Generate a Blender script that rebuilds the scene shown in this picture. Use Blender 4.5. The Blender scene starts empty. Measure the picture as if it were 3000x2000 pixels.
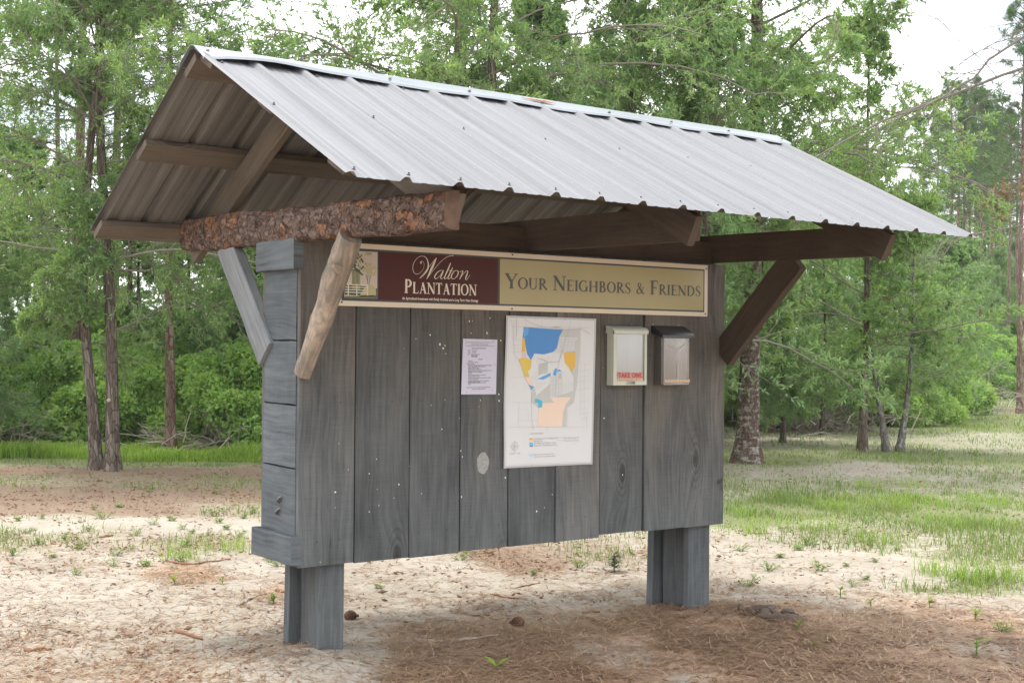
import bpy, bmesh, math, random
import numpy as np
from mathutils import Vector, Matrix, noise

random.seed(7)
RNG = np.random.default_rng(11)
S = bpy.context.scene
COL = S.collection
PI = math.pi

# ------------------------------------------------------------------ camera, sky, sun, exposure
CAM_P = np.array([-2.576, -5.197, 1.461])
YAW, PITCH, ROLL, FPX = 0.629, 0.005, 0.008, 3667.0
_f = np.array([math.sin(YAW) * math.cos(PITCH), math.cos(YAW) * math.cos(PITCH), math.sin(PITCH)])
_r = np.array([math.cos(YAW), -math.sin(YAW), 0.0])
_u = np.cross(_r, _f)
CR = _r * math.cos(ROLL) + _u * math.sin(ROLL)
CU = -_r * math.sin(ROLL) + _u * math.cos(ROLL)
CF = _f
cam_d = bpy.data.cameras.new('camera')
cam = bpy.data.objects.new('camera', cam_d)
COL.objects.link(cam)
m = Matrix.Identity(4)
for i in range(3):
    m[i][0], m[i][1], m[i][2], m[i][3] = CR[i], CU[i], -CF[i], CAM_P[i]
cam.matrix_world = m
cam_d.sensor_width = 36.0
cam_d.lens = 36.0 * FPX / 3000.0
cam_d.clip_start = 0.05
cam_d.clip_end = 1500
S.camera = cam

SUN_DIR = Vector((-0.12, 0.27, 1.0)).normalized()      # towards the sun
sun_el = math.asin(SUN_DIR.z)
sun_az = math.atan2(SUN_DIR.x, SUN_DIR.y)
W = bpy.data.worlds.new('World')
S.world = W
W.use_nodes = True
nt = W.node_tree
nt.nodes.clear()
wo = nt.nodes.new('ShaderNodeOutputWorld')
bg1 = nt.nodes.new('ShaderNodeBackground')
bg2 = nt.nodes.new('ShaderNodeBackground')
mx = nt.nodes.new('ShaderNodeMixShader')
sky = nt.nodes.new('ShaderNodeTexSky')
sky.sky_type = 'NISHITA'
sky.sun_disc = False
sky.sun_elevation = sun_el
sky.sun_rotation = sun_az
sky.air_density = 1.0
sky.dust_density = 2.0
bg1.inputs['Strength'].default_value = 0.15
nt.links.new(sky.outputs[0], bg1.inputs['Color'])
bg2.inputs['Color'].default_value = (0.98, 0.985, 1.0, 1)      # bright cloud cover
bg2.inputs['Strength'].default_value = 1.45
tc = nt.nodes.new('ShaderNodeTexCoord')
mp = nt.nodes.new('ShaderNodeMapping')
mp.inputs['Scale'].default_value = (1.0, 1.0, 2.2)
nz = nt.nodes.new('ShaderNodeTexNoise')
nz.inputs['Scale'].default_value = 3.2
nz.inputs['Detail'].default_value = 6
nz.inputs['Roughness'].default_value = 0.55
rp = nt.nodes.new('ShaderNodeValToRGB')
rp.color_ramp.elements[0].position = 0.36
rp.color_ramp.elements[0].color = (0.30, 0.30, 0.30, 1)
rp.color_ramp.elements[1].position = 0.52
nt.links.new(tc.outputs['Generated'], mp.inputs[0])
nt.links.new(mp.outputs[0], nz.inputs['Vector'])
nt.links.new(nz.outputs['Fac'], rp.inputs[0])
nt.links.new(rp.outputs[0], mx.inputs[0])
nt.links.new(bg1.outputs[0], mx.inputs[1])
nt.links.new(bg2.outputs[0], mx.inputs[2])
nt.links.new(mx.outputs[0], wo.inputs[0])

sl = bpy.data.lights.new('sun', 'SUN')
sl.energy = 1.8
sl.angle = math.radians(9.0)
sl.color = (1.0, 0.95, 0.87)
so = bpy.data.objects.new('sun', sl)
COL.objects.link(so)
so.rotation_euler = SUN_DIR.to_track_quat('Z', 'Y').to_euler()
so.location = (-5, 10, 20)

S.view_settings.view_transform = 'Standard'
S.view_settings.look = 'None'
S.view_settings.exposure = 0.96
S.view_settings.gamma = 1.0
S.render.engine = 'CYCLES'
S.cycles.max_bounces = 14
S.cycles.diffuse_bounces = 10
S.cycles.glossy_bounces = 4
S.cycles.transmission_bounces = 12
S.cycles.volume_bounces = 1
S.cycles.transparent_max_bounces = 12
S.cycles.sample_clamp_indirect = 6


def at(px, py, axis, val):
    """point where the view line through photo pixel (2352 wide) meets the plane axis = val"""
    k = 3000.0 / 2352.0
    d = CR * ((px * k - 1500) / FPX) + CU * ((1000 - py * k) / FPX) + CF
    return CAM_P + d * ((val - CAM_P[axis]) / d[axis])


def to_px(P):
    q = np.asarray(P, float) - CAM_P
    x, y, z = q @ CR, q @ CU, q @ CF
    z2 = np.where(z > 0.05, z, 0.05)
    k = 2352.0 / 3000.0
    return (1500 + FPX * x / z2) * k, (1000 - FPX * y / z2) * k, z


# ------------------------------------------------------------------ object helpers
def tag(o, label=None, cat=None, group=None, kind=None):
    for k, v in (('label', label), ('category', cat), ('group', group), ('kind', kind)):
        if v:
            o[k] = v
    return o


def empty(name, loc, label, cat, group=None):
    o = bpy.data.objects.new(name, None)
    COL.objects.link(o)
    o.location = loc
    return tag(o, label, cat, group)


def link(name, me, parent=None):
    o = bpy.data.objects.new(name, me)
    COL.objects.link(o)
    if parent is not None:
        o.parent = parent
        o.matrix_parent_inverse = Matrix.Translation(-Vector(parent.location))
    return o


class MB:
    """collects faces with uv and material slots, builds one mesh object"""
    def __init__(s):
        s.v, s.f, s.uv, s.mi, s.sm = [], [], [], [], []

    def add(s, verts, faces, uvs=None, mi=0, smooth=False):
        b = len(s.v)
        s.v += [tuple(map(float, p)) for p in verts]
        for i, f in enumerate(faces):
            s.f.append(tuple(b + k for k in f))
            s.mi.append(mi)
            s.sm.append(smooth)
            s.uv += list(uvs[i]) if uvs else [(0.0, 0.0)] * len(f)

    def box(s, lo, hi, mi=0):
        x0, y0, z0 = lo
        x1, y1, z1 = hi
        v = [(x0, y0, z0), (x1, y0, z0), (x1, y1, z0), (x0, y1, z0), (x0, y0, z1), (x1, y0, z1), (x1, y1, z1), (x0, y1, z1)]
        s.add(v, [(0, 3, 2, 1), (4, 5, 6, 7), (0, 1, 5, 4), (1, 2, 6, 5), (2, 3, 7, 6), (3, 0, 4, 7)], None, mi)

    def plank(s, p0, p1, w, h, side, ch=0.004, seg=5, jit=0.0015, mi=0, taper=1.0):
        """sawn board from p0 to p1: w along side, h across; chamfered, a little uneven; uv in metres"""
        p0, p1, side = Vector(p0), Vector(p1), Vector(side)
        a = (p1 - p0)
        L = a.length
        a.normalize()
        side = (side - a * side.dot(a)).normalized()
        up = side.cross(a)
        hw, hh = w / 2, h / 2
        prof = [(-hw + ch, -hh), (hw - ch, -hh), (hw, -hh + ch), (hw, hh - ch), (hw - ch, hh), (-hw + ch, hh), (-hw, hh - ch), (-hw, -hh + ch)]
        per = [0]
        for i in range(8):
            q, r = prof[i], prof[(i + 1) % 8]
            per.append(per[-1] + math.hypot(q[0] - r[0], q[1] - r[1]))
        ou, ov = random.uniform(0, 50), random.uniform(0, 50)
        V = []
        for j in range(seg + 1):
            t = j / seg
            k = 1 + (taper - 1) * t
            dx, dy = random.uniform(-jit, jit), random.uniform(-jit, jit)
            for (x, y) in prof:
                V.append(p0 + a * (L * t) + side * (x * k + dx + random.uniform(-jit, jit) * .4) + up * (y * k + dy + random.uniform(-jit, jit) * .4))
        F, U = [], []
        for j in range(seg):
            for i in range(8):
                i2 = (i + 1) % 8
                F.append((j * 8 + i, j * 8 + i2, (j + 1) * 8 + i2, (j + 1) * 8 + i))
                u0, u1 = ou + L * j / seg, ou + L * (j + 1) / seg
                U.append(((u0, ov + per[i]), (u0, ov + per[i + 1]), (u1, ov + per[i + 1]), (u1, ov + per[i])))
        for j in (0, seg):
            idx = [j * 8 + i for i in range(8)]
            idx = idx[::-1] if j == 0 else idx
            F.append(tuple(idx))
            U.append([(ou + prof[i % 8][1] * .12, ov + prof[i % 8][0]) for i in idx])
        s.add(V, F, U, mi)

    def tube(s, pts, rad, sides=8, mi=0, cap=True, smooth=True):
        pts = [Vector(p) for p in pts]
        n = len(pts)
        V, F, U = [], [], []
        t0 = (pts[1] - pts[0]).normalized()
        ref = Vector((1, 0, 0)) if abs(t0.x) < .8 else Vector((0, 1, 0))
        lens = [0]
        for i in range(1, n):
            lens.append(lens[-1] + (pts[i] - pts[i - 1]).length)
        ou = random.uniform(0, 40)
        for i in range(n):
            t = (pts[min(i + 1, n - 1)] - pts[max(i - 1, 0)]).normalized()
            b = (ref - t * ref.dot(t)).normalized()
            c = t.cross(b)
            ref = b
            for k in range(sides):
                an = 2 * PI * k / sides
                V.append(pts[i] + (b * math.cos(an) + c * math.sin(an)) * rad[i])
        for i in range(n - 1):
            for k in range(sides):
                k2 = (k + 1) % sides
                F.append((i * sides + k, i * sides + k2, (i + 1) * sides + k2, (i + 1) * sides + k))
                v0, v1 = k / sides, (k + 1) / sides
                w = 2 * PI * rad[0]
                U.append(((ou + lens[i], v0 * w), (ou + lens[i], v1 * w), (ou + lens[i + 1], v1 * w), (ou + lens[i + 1], v0 * w)))
        s.add(V, F, U, mi, smooth)
        if cap:
            for j in (0, n - 1):
                idx = list(range(sides)) if j else list(range(sides))[::-1]
                s.add([V[j * sides + k] for k in idx], [tuple(range(sides))], [[(0.1 * math.cos(k), .1 * math.sin(k)) for k in range(sides)]], mi)

    def mesh(s, name, mats):
        me = bpy.data.meshes.new(name)
        me.from_pydata(s.v, [], s.f)
        for mt in mats:
            me.materials.append(mt)
        me.polygons.foreach_set('material_index', s.mi)
        me.polygons.foreach_set('use_smooth', s.sm)
        uv = me.uv_layers.new(name='UVMap')
        uv.data.foreach_set('uv', np.array(s.uv, dtype=np.float32).ravel())
        me.update()
        return me

    def build(s, name, mats, parent=None):
        return link(name, s.mesh(name, mats if isinstance(mats, (list, tuple)) else [mats]), parent)


def np_mesh(name, V, F, mats, mi=None, smooth=False):
    """fast mesh from arrays; F is n x 3 or n x 4"""
    me = bpy.data.meshes.new(name)
    V = np.asarray(V, np.float32)
    F = np.asarray(F, np.int32)
    n, k = F.shape
    me.vertices.add(len(V))
    me.vertices.foreach_set('co', V.ravel())
    me.loops.add(n * k)
    me.loops.foreach_set('vertex_index', F.ravel())
    me.polygons.add(n)
    me.polygons.foreach_set('loop_start', np.arange(0, n * k, k, dtype=np.int32))
    me.polygons.foreach_set('loop_total', np.full(n, k, np.int32))
    for mt in mats:
        me.materials.append(mt)
    if mi is not None:
        me.polygons.foreach_set('material_index', np.asarray(mi, np.int32))
    me.polygons.foreach_set('use_smooth', np.full(n, smooth))
    me.update(calc_edges=True)
    return me


# ------------------------------------------------------------------ materials
def new_mat(name):
    mt = bpy.data.materials.new(name)
    mt.use_nodes = True
    t = mt.node_tree
    t.nodes.clear()
    o = t.nodes.new('ShaderNodeOutputMaterial')
    return mt, t, o


def N(t, typ, **kw):
    n = t.nodes.new(typ)
    for k, v in kw.items():
        if k.startswith('i_'):
            n.inputs[k[2:].replace('_', ' ')].default_value = v
        else:
            setattr(n, k, v)
    return n


def ramp(t, src, stops):
    r = t.nodes.new('ShaderNodeValToRGB')
    el = r.color_ramp.elements
    while len(el) < len(stops):
        el.new(0.5)
    for e, (p, c) in zip(el, stops):
        e.position = p
        e.color = (*c, 1) if len(c) == 3 else c
    t.links.new(src, r.inputs[0])
    return r.outputs[0]


def mixc(t, fac, a, b, mode='MIX'):
    n = t.nodes.new('ShaderNodeMix')
    n.data_type = 'RGBA'
    n.blend_type = mode
    for sock, v in ((n.inputs[0], fac), (n.inputs[6], a), (n.inputs[7], b)):
        if hasattr(v, 'is_output'):
            t.links.new(v, sock)
        elif isinstance(v, tuple):
            sock.default_value = (*v, 1)
        else:
            sock.default_value = v
    return n.outputs[2]


def math_n(t, op, a, b=None, clamp=False):
    n = t.nodes.new('ShaderNodeMath')
    n.operation = op
    n.use_clamp = clamp
    for i, v in enumerate((a, b)):
        if v is None:
            continue
        if hasattr(v, 'is_output'):
            t.links.new(v, n.inputs[i])
        else:
            n.inputs[i].default_value = v
    return n.outputs[0]


def g3(v):
    return (v, v, v)


def plain(name, col, rough=0.6, spec=0.4, metal=0.0, var=0.0, scale=20.0):
    mt, t, o = new_mat(name)
    b = N(t, 'ShaderNodeBsdfPrincipled')
    b.inputs['Base Color'].default_value = (*col, 1)
    b.inputs['Roughness'].default_value = rough
    b.inputs['Specular IOR Level'].default_value = spec
    b.inputs['Metallic'].default_value = metal
    if var:
        c = N(t, 'ShaderNodeTexCoord')
        n = N(t, 'ShaderNodeTexNoise', i_Scale=scale, i_Detail=5.0)
        t.links.new(c.outputs['Object'], n.inputs['Vector'])
        t.links.new(mixc(t, n.outputs['Fac'], tuple(x * (1 - var) for x in col), tuple(min(1, x * (1 + var)) for x in col)), b.inputs['Base Color'])
    t.links.new(b.outputs[0], o.inputs[0])
    return mt


def wood(name, dark, light, lower=None, knots=True, rough=0.85, gloss=0.2, fleck=0.0):
    """weathered sawn board; uv = metres along and across the grain, every board an island of its own"""
    mt, t, o = new_mat(name)
    L = t.links.new
    uv = N(t, 'ShaderNodeUVMap')
    geo = N(t, 'ShaderNodeNewGeometry')
    warp = N(t, 'ShaderNodeTexNoise', i_Scale=2.2, i_Detail=2.0)
    L(uv.outputs[0], warp.inputs['Vector'])
    # knots: the grain bends round them
    kv = N(t, 'ShaderNodeMapping')
    kv.inputs['Scale'].default_value = (0.8, 1.9, 1)
    L(uv.outputs[0], kv.inputs[0])
    vor = N(t, 'ShaderNodeTexVoronoi', i_Scale=1.0, voronoi_dimensions='2D')
    L(kv.outputs[0], vor.inputs['Vector'])
    kd = vor.outputs['Distance']
    sep = N(t, 'ShaderNodeSeparateXYZ')
    L(uv.outputs[0], sep.inputs[0])
    kb = math_n(t, 'MULTIPLY', math_n(t, 'POWER', math_n(t, 'SUBTRACT', 1.0, kd, True), 7.0), 0.12)
    v2 = math_n(t, 'ADD', math_n(t, 'ADD', sep.outputs['Y'], math_n(t, 'MULTIPLY', warp.outputs['Fac'], 0.07)), kb)
    cmb = N(t, 'ShaderNodeCombineXYZ')
    L(math_n(t, 'MULTIPLY', sep.outputs['X'], 0.05), cmb.inputs[0])
    L(v2, cmb.inputs[1])
    grain = N(t, 'ShaderNodeTexNoise', i_Scale=55.0, i_Detail=6.0, i_Roughness=0.65)
    L(cmb.outputs[0], grain.inputs['Vector'])
    broad = N(t, 'ShaderNodeTexNoise', i_Scale=3.5, i_Detail=5.0, i_Roughness=0.6)
    bm = N(t, 'ShaderNodeMapping')
    bm.inputs['Scale'].default_value = (0.55, 1.3, 1)
    L(uv.outputs[0], bm.inputs[0])
    L(bm.outputs[0], broad.inputs['Vector'])
    saw = N(t, 'ShaderNodeTexNoise', i_Scale=1.0, i_Detail=2.0)
    sm_ = N(t, 'ShaderNodeMapping')
    sm_.inputs['Scale'].default_value = (260, 6, 1)
    L(uv.outputs[0], sm_.inputs[0])
    L(sm_.outputs[0], saw.inputs['Vector'])
    f = math_n(t, 'ADD', math_n(t, 'MULTIPLY', grain.outputs['Fac'], 0.62), math_n(t, 'MULTIPLY', broad.outputs['Fac'], 0.62))
    f = math_n(t, 'ADD', f, math_n(t, 'MULTIPLY', math_n(t, 'SUBTRACT', saw.outputs['Fac'], 0.5), 0.16))
    c = ramp(t, f, [(0.42, dark), (0.78, light)])
    if lower:        # rain bleaches low boards silver blue; brown top includes painted warm ground bounce
        tco = N(t, 'ShaderNodeTexCoord')
        sz = N(t, 'ShaderNodeSeparateXYZ')
        L(tco.outputs['Object'], sz.inputs[0])
        zz = math_n(t, 'ADD', sz.outputs['Z'], math_n(t, 'MULTIPLY', sz.outputs['X'], 0.17))
        zf = math_n(t, 'ADD', math_n(t, 'ADD', zz, math_n(t, 'MULTIPLY', broad.outputs['Fac'], 1.2)), math_n(t, 'MULTIPLY', geo.outputs['Random Per Island'], 0.7))
        mr = N(t, 'ShaderNodeMapRange', interpolation_type='SMOOTHSTEP')
        mr.inputs['From Min'].default_value = 2.9
        mr.inputs['From Max'].default_value = 1.7
        L(zf, mr.inputs['Value'])
        c2 = ramp(t, f, [(0.40, lower[0]), (0.80, lower[1])])
        c = mixc(t, mr.outputs[0], c, c2)
    # board to board tone
    hs = N(t, 'ShaderNodeHueSaturation')
    L(math_n(t, 'ADD', 0.76, math_n(t, 'MULTIPLY', geo.outputs['Random Per Island'], 0.48)), hs.inputs['Value'])
    L(c, hs.inputs['Color'])
    c = hs.outputs[0]
    if knots:
        kmask = N(t, 'ShaderNodeMapRange')
        kmask.inputs['From Min'].default_value = 0.052
        kmask.inputs['From Max'].default_value = 0.022
        L(kd, kmask.inputs['Value'])
        c = mixc(t, math_n(t, 'MULTIPLY', kmask.outputs[0], 0.6), c, tuple(x * 0.35 for x in dark))
    if knots:
        ring = math_n(t, 'SINE', math_n(t, 'ADD', math_n(t, 'MULTIPLY', kd, 190.0), math_n(t, 'MULTIPLY', warp.outputs['Fac'], 14.0)))
        rm = N(t, 'ShaderNodeMapRange')
        rm.inputs['From Min'].default_value = 0.17
        rm.inputs['From Max'].default_value = 0.06
        L(kd, rm.inputs['Value'])
        c = mixc(t, math_n(t, 'MULTIPLY', math_n(t, 'MULTIPLY', ring, rm.outputs[0], True), 0.38), c, tuple(x * 0.5 for x in dark))
    crack = N(t, 'ShaderNodeMapRange')
    crack.inputs['From Min'].default_value = 0.34
    crack.inputs['From Max'].default_value = 0.27
    L(grain.outputs['Fac'], crack.inputs['Value'])
    c = mixc(t, math_n(t, 'MULTIPLY', crack.outputs[0], 0.6), c, tuple(x * 0.3 for x in dark))
    if fleck:
        tcf = N(t, 'ShaderNodeTexCoord')
        fm = N(t, 'ShaderNodeMapping')
        fm.inputs['Scale'].default_value = (1.6, 1, 0.7)
        L(tcf.outputs['Object'], fm.inputs[0])
        fn_ = N(t, 'ShaderNodeTexNoise', i_Scale=16.0, i_Detail=6.0, i_Roughness=0.7)
        L(fm.outputs[0], fn_.inputs['Vector'])
        c = mixc(t, ramp(t, fn_.outputs['Fac'], [(0.42, g3(0.0)), (0.60, g3(fleck))]), c, (0.16, 0.145, 0.125))
        c = mixc(t, ramp(t, fn_.outputs['Fac'], [(0.24, g3(fleck)), (0.36, g3(0.0))]), c, (0.24, 0.13, 0.07))
    b = N(t, 'ShaderNodeBsdfPrincipled')
    b.inputs['Roughness'].default_value = rough
    b.inputs['Specular IOR Level'].default_value = gloss
    L(c, b.inputs['Base Color'])
    bp = N(t, 'ShaderNodeBump')
    bp.inputs['Strength'].default_value = 0.45
    bp.inputs['Distance'].default_value = 0.004
    L(math_n(t, 'ADD', grain.outputs['Fac'], math_n(t, 'MULTIPLY', saw.outputs['Fac'], 0.3)), bp.inputs['Height'])
    L(bp.outputs[0], b.inputs['Normal'])
    L(b.outputs[0], o.inputs[0])
    return mt


M = {}
M['board'] = wood('weathered_board', (0.050, 0.045, 0.039), (0.145, 0.130, 0.112), ((0.050, 0.054, 0.056), (0.148, 0.156, 0.158)))
M['end'] = wood('silver_board', (0.055, 0.063, 0.070), (0.135, 0.151, 0.162), knots=True)
M['post'] = wood('post_board', (0.052, 0.060, 0.065), (0.128, 0.137, 0.140))
M['dark'] = wood('brown_beam', (0.042, 0.030, 0.022), (0.088, 0.064, 0.047))
M['rafter'] = wood('rafter_wood', (0.072, 0.056, 0.042), (0.15, 0.122, 0.094))
M['endgrain'] = wood('grey_brace', (0.125, 0.134, 0.142), (0.235, 0.243, 0.25))
M['peeled'] = wood('peeled_log', (0.085, 0.068, 0.054), (0.43, 0.35, 0.275), knots=True, fleck=0.75)
M['core'] = wood('shaded_post_core', (0.04, 0.043, 0.045), (0.105, 0.108, 0.108))  # shade of the recess put into the colour, darker than the post boards
M['staple'] = plain('torn_paper', (0.72, 0.71, 0.66), 0.9)
M['black_nail'] = plain('dark_nail', (0.03, 0.028, 0.026), 0.6)


def metal_mat():
    mt, t, o = new_mat('galvanised_sheet')
    L = t.links.new
    tc_ = N(t, 'ShaderNodeTexCoord')
    a = N(t, 'ShaderNodeTexNoise', i_Scale=90.0, i_Detail=3.0)
    L(tc_.outputs['Object'], a.inputs['Vector'])
    st = N(t, 'ShaderNodeMapping')
    st.inputs['Scale'].default_value = (48, 0.6, 0.6)
    L(tc_.outputs['Object'], st.inputs[0])
    b_ = N(t, 'ShaderNodeTexNoise', i_Scale=1.0, i_Detail=6.0, i_Roughness=0.7)
    L(st.outputs[0], b_.inputs['Vector'])
    f = math_n(t, 'ADD', math_n(t, 'MULTIPLY', a.outputs['Fac'], 0.16), math_n(t, 'MULTIPLY', b_.outputs['Fac'], 0.88))
    c = ramp(t, f, [(0.34, (0.14, 0.144, 0.153)), (0.53, (0.192, 0.197, 0.209)), (0.72, (0.245, 0.25, 0.265))])
    sp = N(t, 'ShaderNodeTexVoronoi', i_Scale=28.0)
    L(tc_.outputs['Object'], sp.inputs['Vector'])
    spm = N(t, 'ShaderNodeMapRange')
    spm.inputs['From Min'].default_value = 0.10
    spm.inputs['From Max'].default_value = 0.05
    L(sp.outputs['Distance'], spm.inputs['Value'])
    c = mixc(t, math_n(t, 'MULTIPLY', spm.outputs[0], 0.5), c, (0.36, 0.36, 0.36))
    b = N(t, 'ShaderNodeBsdfPrincipled')
    L(c, b.inputs['Base Color'])
    b.inputs['Metallic'].default_value = 0.25
    L(math_n(t, 'ADD', 0.55, math_n(t, 'MULTIPLY', b_.outputs['Fac'], 0.25)), b.inputs['Roughness'])
    bp = N(t, 'ShaderNodeBump')
    bp.inputs['Strength'].default_value = 0.08
    bp.inputs['Distance'].default_value = 0.003
    L(b_.outputs['Fac'], bp.inputs['Height'])
    L(bp.outputs[0], b.inputs['Normal'])
    L(b.outputs[0], o.inputs[0])
    return mt


M['metal'] = metal_mat()


def shaded_under_mat():
    mt, t, o = new_mat('shaded_sheet_underside')
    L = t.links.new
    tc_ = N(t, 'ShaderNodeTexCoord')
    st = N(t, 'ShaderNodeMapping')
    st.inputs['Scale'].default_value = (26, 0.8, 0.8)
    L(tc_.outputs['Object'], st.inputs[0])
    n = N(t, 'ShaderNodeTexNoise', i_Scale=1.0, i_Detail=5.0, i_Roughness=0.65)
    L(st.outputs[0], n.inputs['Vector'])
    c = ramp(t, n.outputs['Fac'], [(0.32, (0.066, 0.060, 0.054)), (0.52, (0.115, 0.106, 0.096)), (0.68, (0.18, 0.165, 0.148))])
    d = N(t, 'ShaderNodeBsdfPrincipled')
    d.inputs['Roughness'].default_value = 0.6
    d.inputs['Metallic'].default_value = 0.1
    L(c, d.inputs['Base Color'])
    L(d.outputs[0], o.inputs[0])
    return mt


M['under'] = shaded_under_mat()  # shade under the roof put into the colour, darker and browner than the top
M['cap'] = plain('bright_flashing', (0.33, 0.355, 0.38), 0.4, 0.5, 0.6, 0.15, 8)
M['rust'] = plain('rust_stain', (0.33, 0.15, 0.07), 0.8, 0.2, 0.0, 0.4, 60)
M['screw'] = plain('screw_head', (0.17, 0.17, 0.175), 0.4, 0.5, 0.7)


def bark_mat(name, cols, scale, stretch, crack=0.06, bump=0.6, uvspace=True, patch=None, thr=0.9):
    """plates of bark split by dark cracks; cols = three plate colours"""
    mt, t, o = new_mat(name)
    L = t.links.new
    if uvspace:
        src = N(t, 'ShaderNodeUVMap').outputs[0]
    else:
        src = N(t, 'ShaderNodeTexCoord').outputs['Object']
    wn = N(t, 'ShaderNodeTexNoise', i_Scale=scale * 0.8, i_Detail=4.0)
    L(src, wn.inputs['Vector'])
    va = N(t, 'ShaderNodeVectorMath', operation='MULTIPLY_ADD')
    L(wn.outputs['Color'], va.inputs[0])
    va.inputs[1].default_value = (0.5 / scale,) * 3
    L(src, va.inputs[2])
    mp_ = N(t, 'ShaderNodeMapping')
    mp_.inputs['Scale'].default_value = stretch
    L(va.outputs[0], mp_.inputs[0])
    ve = N(t, 'ShaderNodeTexVoronoi', i_Scale=scale, feature='DISTANCE_TO_EDGE')
    vc = N(t, 'ShaderNodeTexVoronoi', i_Scale=scale)
    L(mp_.outputs[0], ve.inputs['Vector'])
    L(mp_.outputs[0], vc.inputs['Vector'])
    sp = N(t, 'ShaderNodeSeparateColor')
    L(vc.outputs['Color'], sp.inputs[0])
    fine = N(t, 'ShaderNodeTexNoise', i_Scale=scale * 5, i_Detail=4.0)
    L(src, fine.inputs['Vector'])
    f = math_n(t, 'ADD', sp.outputs[0], math_n(t, 'MULTIPLY', math_n(t, 'SUBTRACT', fine.outputs['Fac'], 0.5), 0.7))
    c = ramp(t, f, [(0.1, cols[0]), (thr - .2, cols[1]), (thr, cols[2])])
    if patch:
        pn = N(t, 'ShaderNodeTexNoise', i_Scale=patch[1], i_Detail=4.0)
        pm = N(t, 'ShaderNodeMapping')
        pm.inputs['Scale'].default_value = patch[3] if len(patch) > 3 else (1, 1, 1)
        L(src, pm.inputs[0])
        L(pm.outputs[0], pn.inputs['Vector'])
        mr = N(t, 'ShaderNodeMapRange')
        mr.inputs['From Min'].default_value = patch[2]
        mr.inputs['From Max'].default_value = patch[2] + 0.06
        L(pn.outputs['Fac'], mr.inputs['Value'])
        c = mixc(t, mr.outputs[0], c, patch[0])
    cr = N(t, 'ShaderNodeMapRange')
    cr.inputs['From Min'].default_value = crack
    cr.inputs['From Max'].default_value = 0.0
    L(ve.outputs['Distance'], cr.inputs['Value'])
    c = mixc(t, math_n(t, 'MULTIPLY', cr.outputs[0], 0.85), c, tuple(x * 0.22 for x in cols[0]))
    b = N(t, 'ShaderNodeBsdfPrincipled')
    b.inputs['Roughness'].default_value = 0.9
    b.inputs['Specular IOR Level'].default_value = 0.15
    L(c, b.inputs['Base Color'])
    bp = N(t, 'ShaderNodeBump')
    bp.inputs['Strength'].default_value = bump
    bp.inputs['Distance'].default_value = 0.012
    hm = N(t, 'ShaderNodeMapRange')
    hm.inputs['From Max'].default_value = crack * 2.2
    L(ve.outputs['Distance'], hm.inputs['Value'])
    L(math_n(t, 'ADD', hm.outputs[0], math_n(t, 'MULTIPLY', fine.outputs['Fac'], 0.4)), bp.inputs['Height'])
    L(bp.outputs[0], b.inputs['Normal'])
    L(b.outputs[0], o.inputs[0])
    return mt




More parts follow.
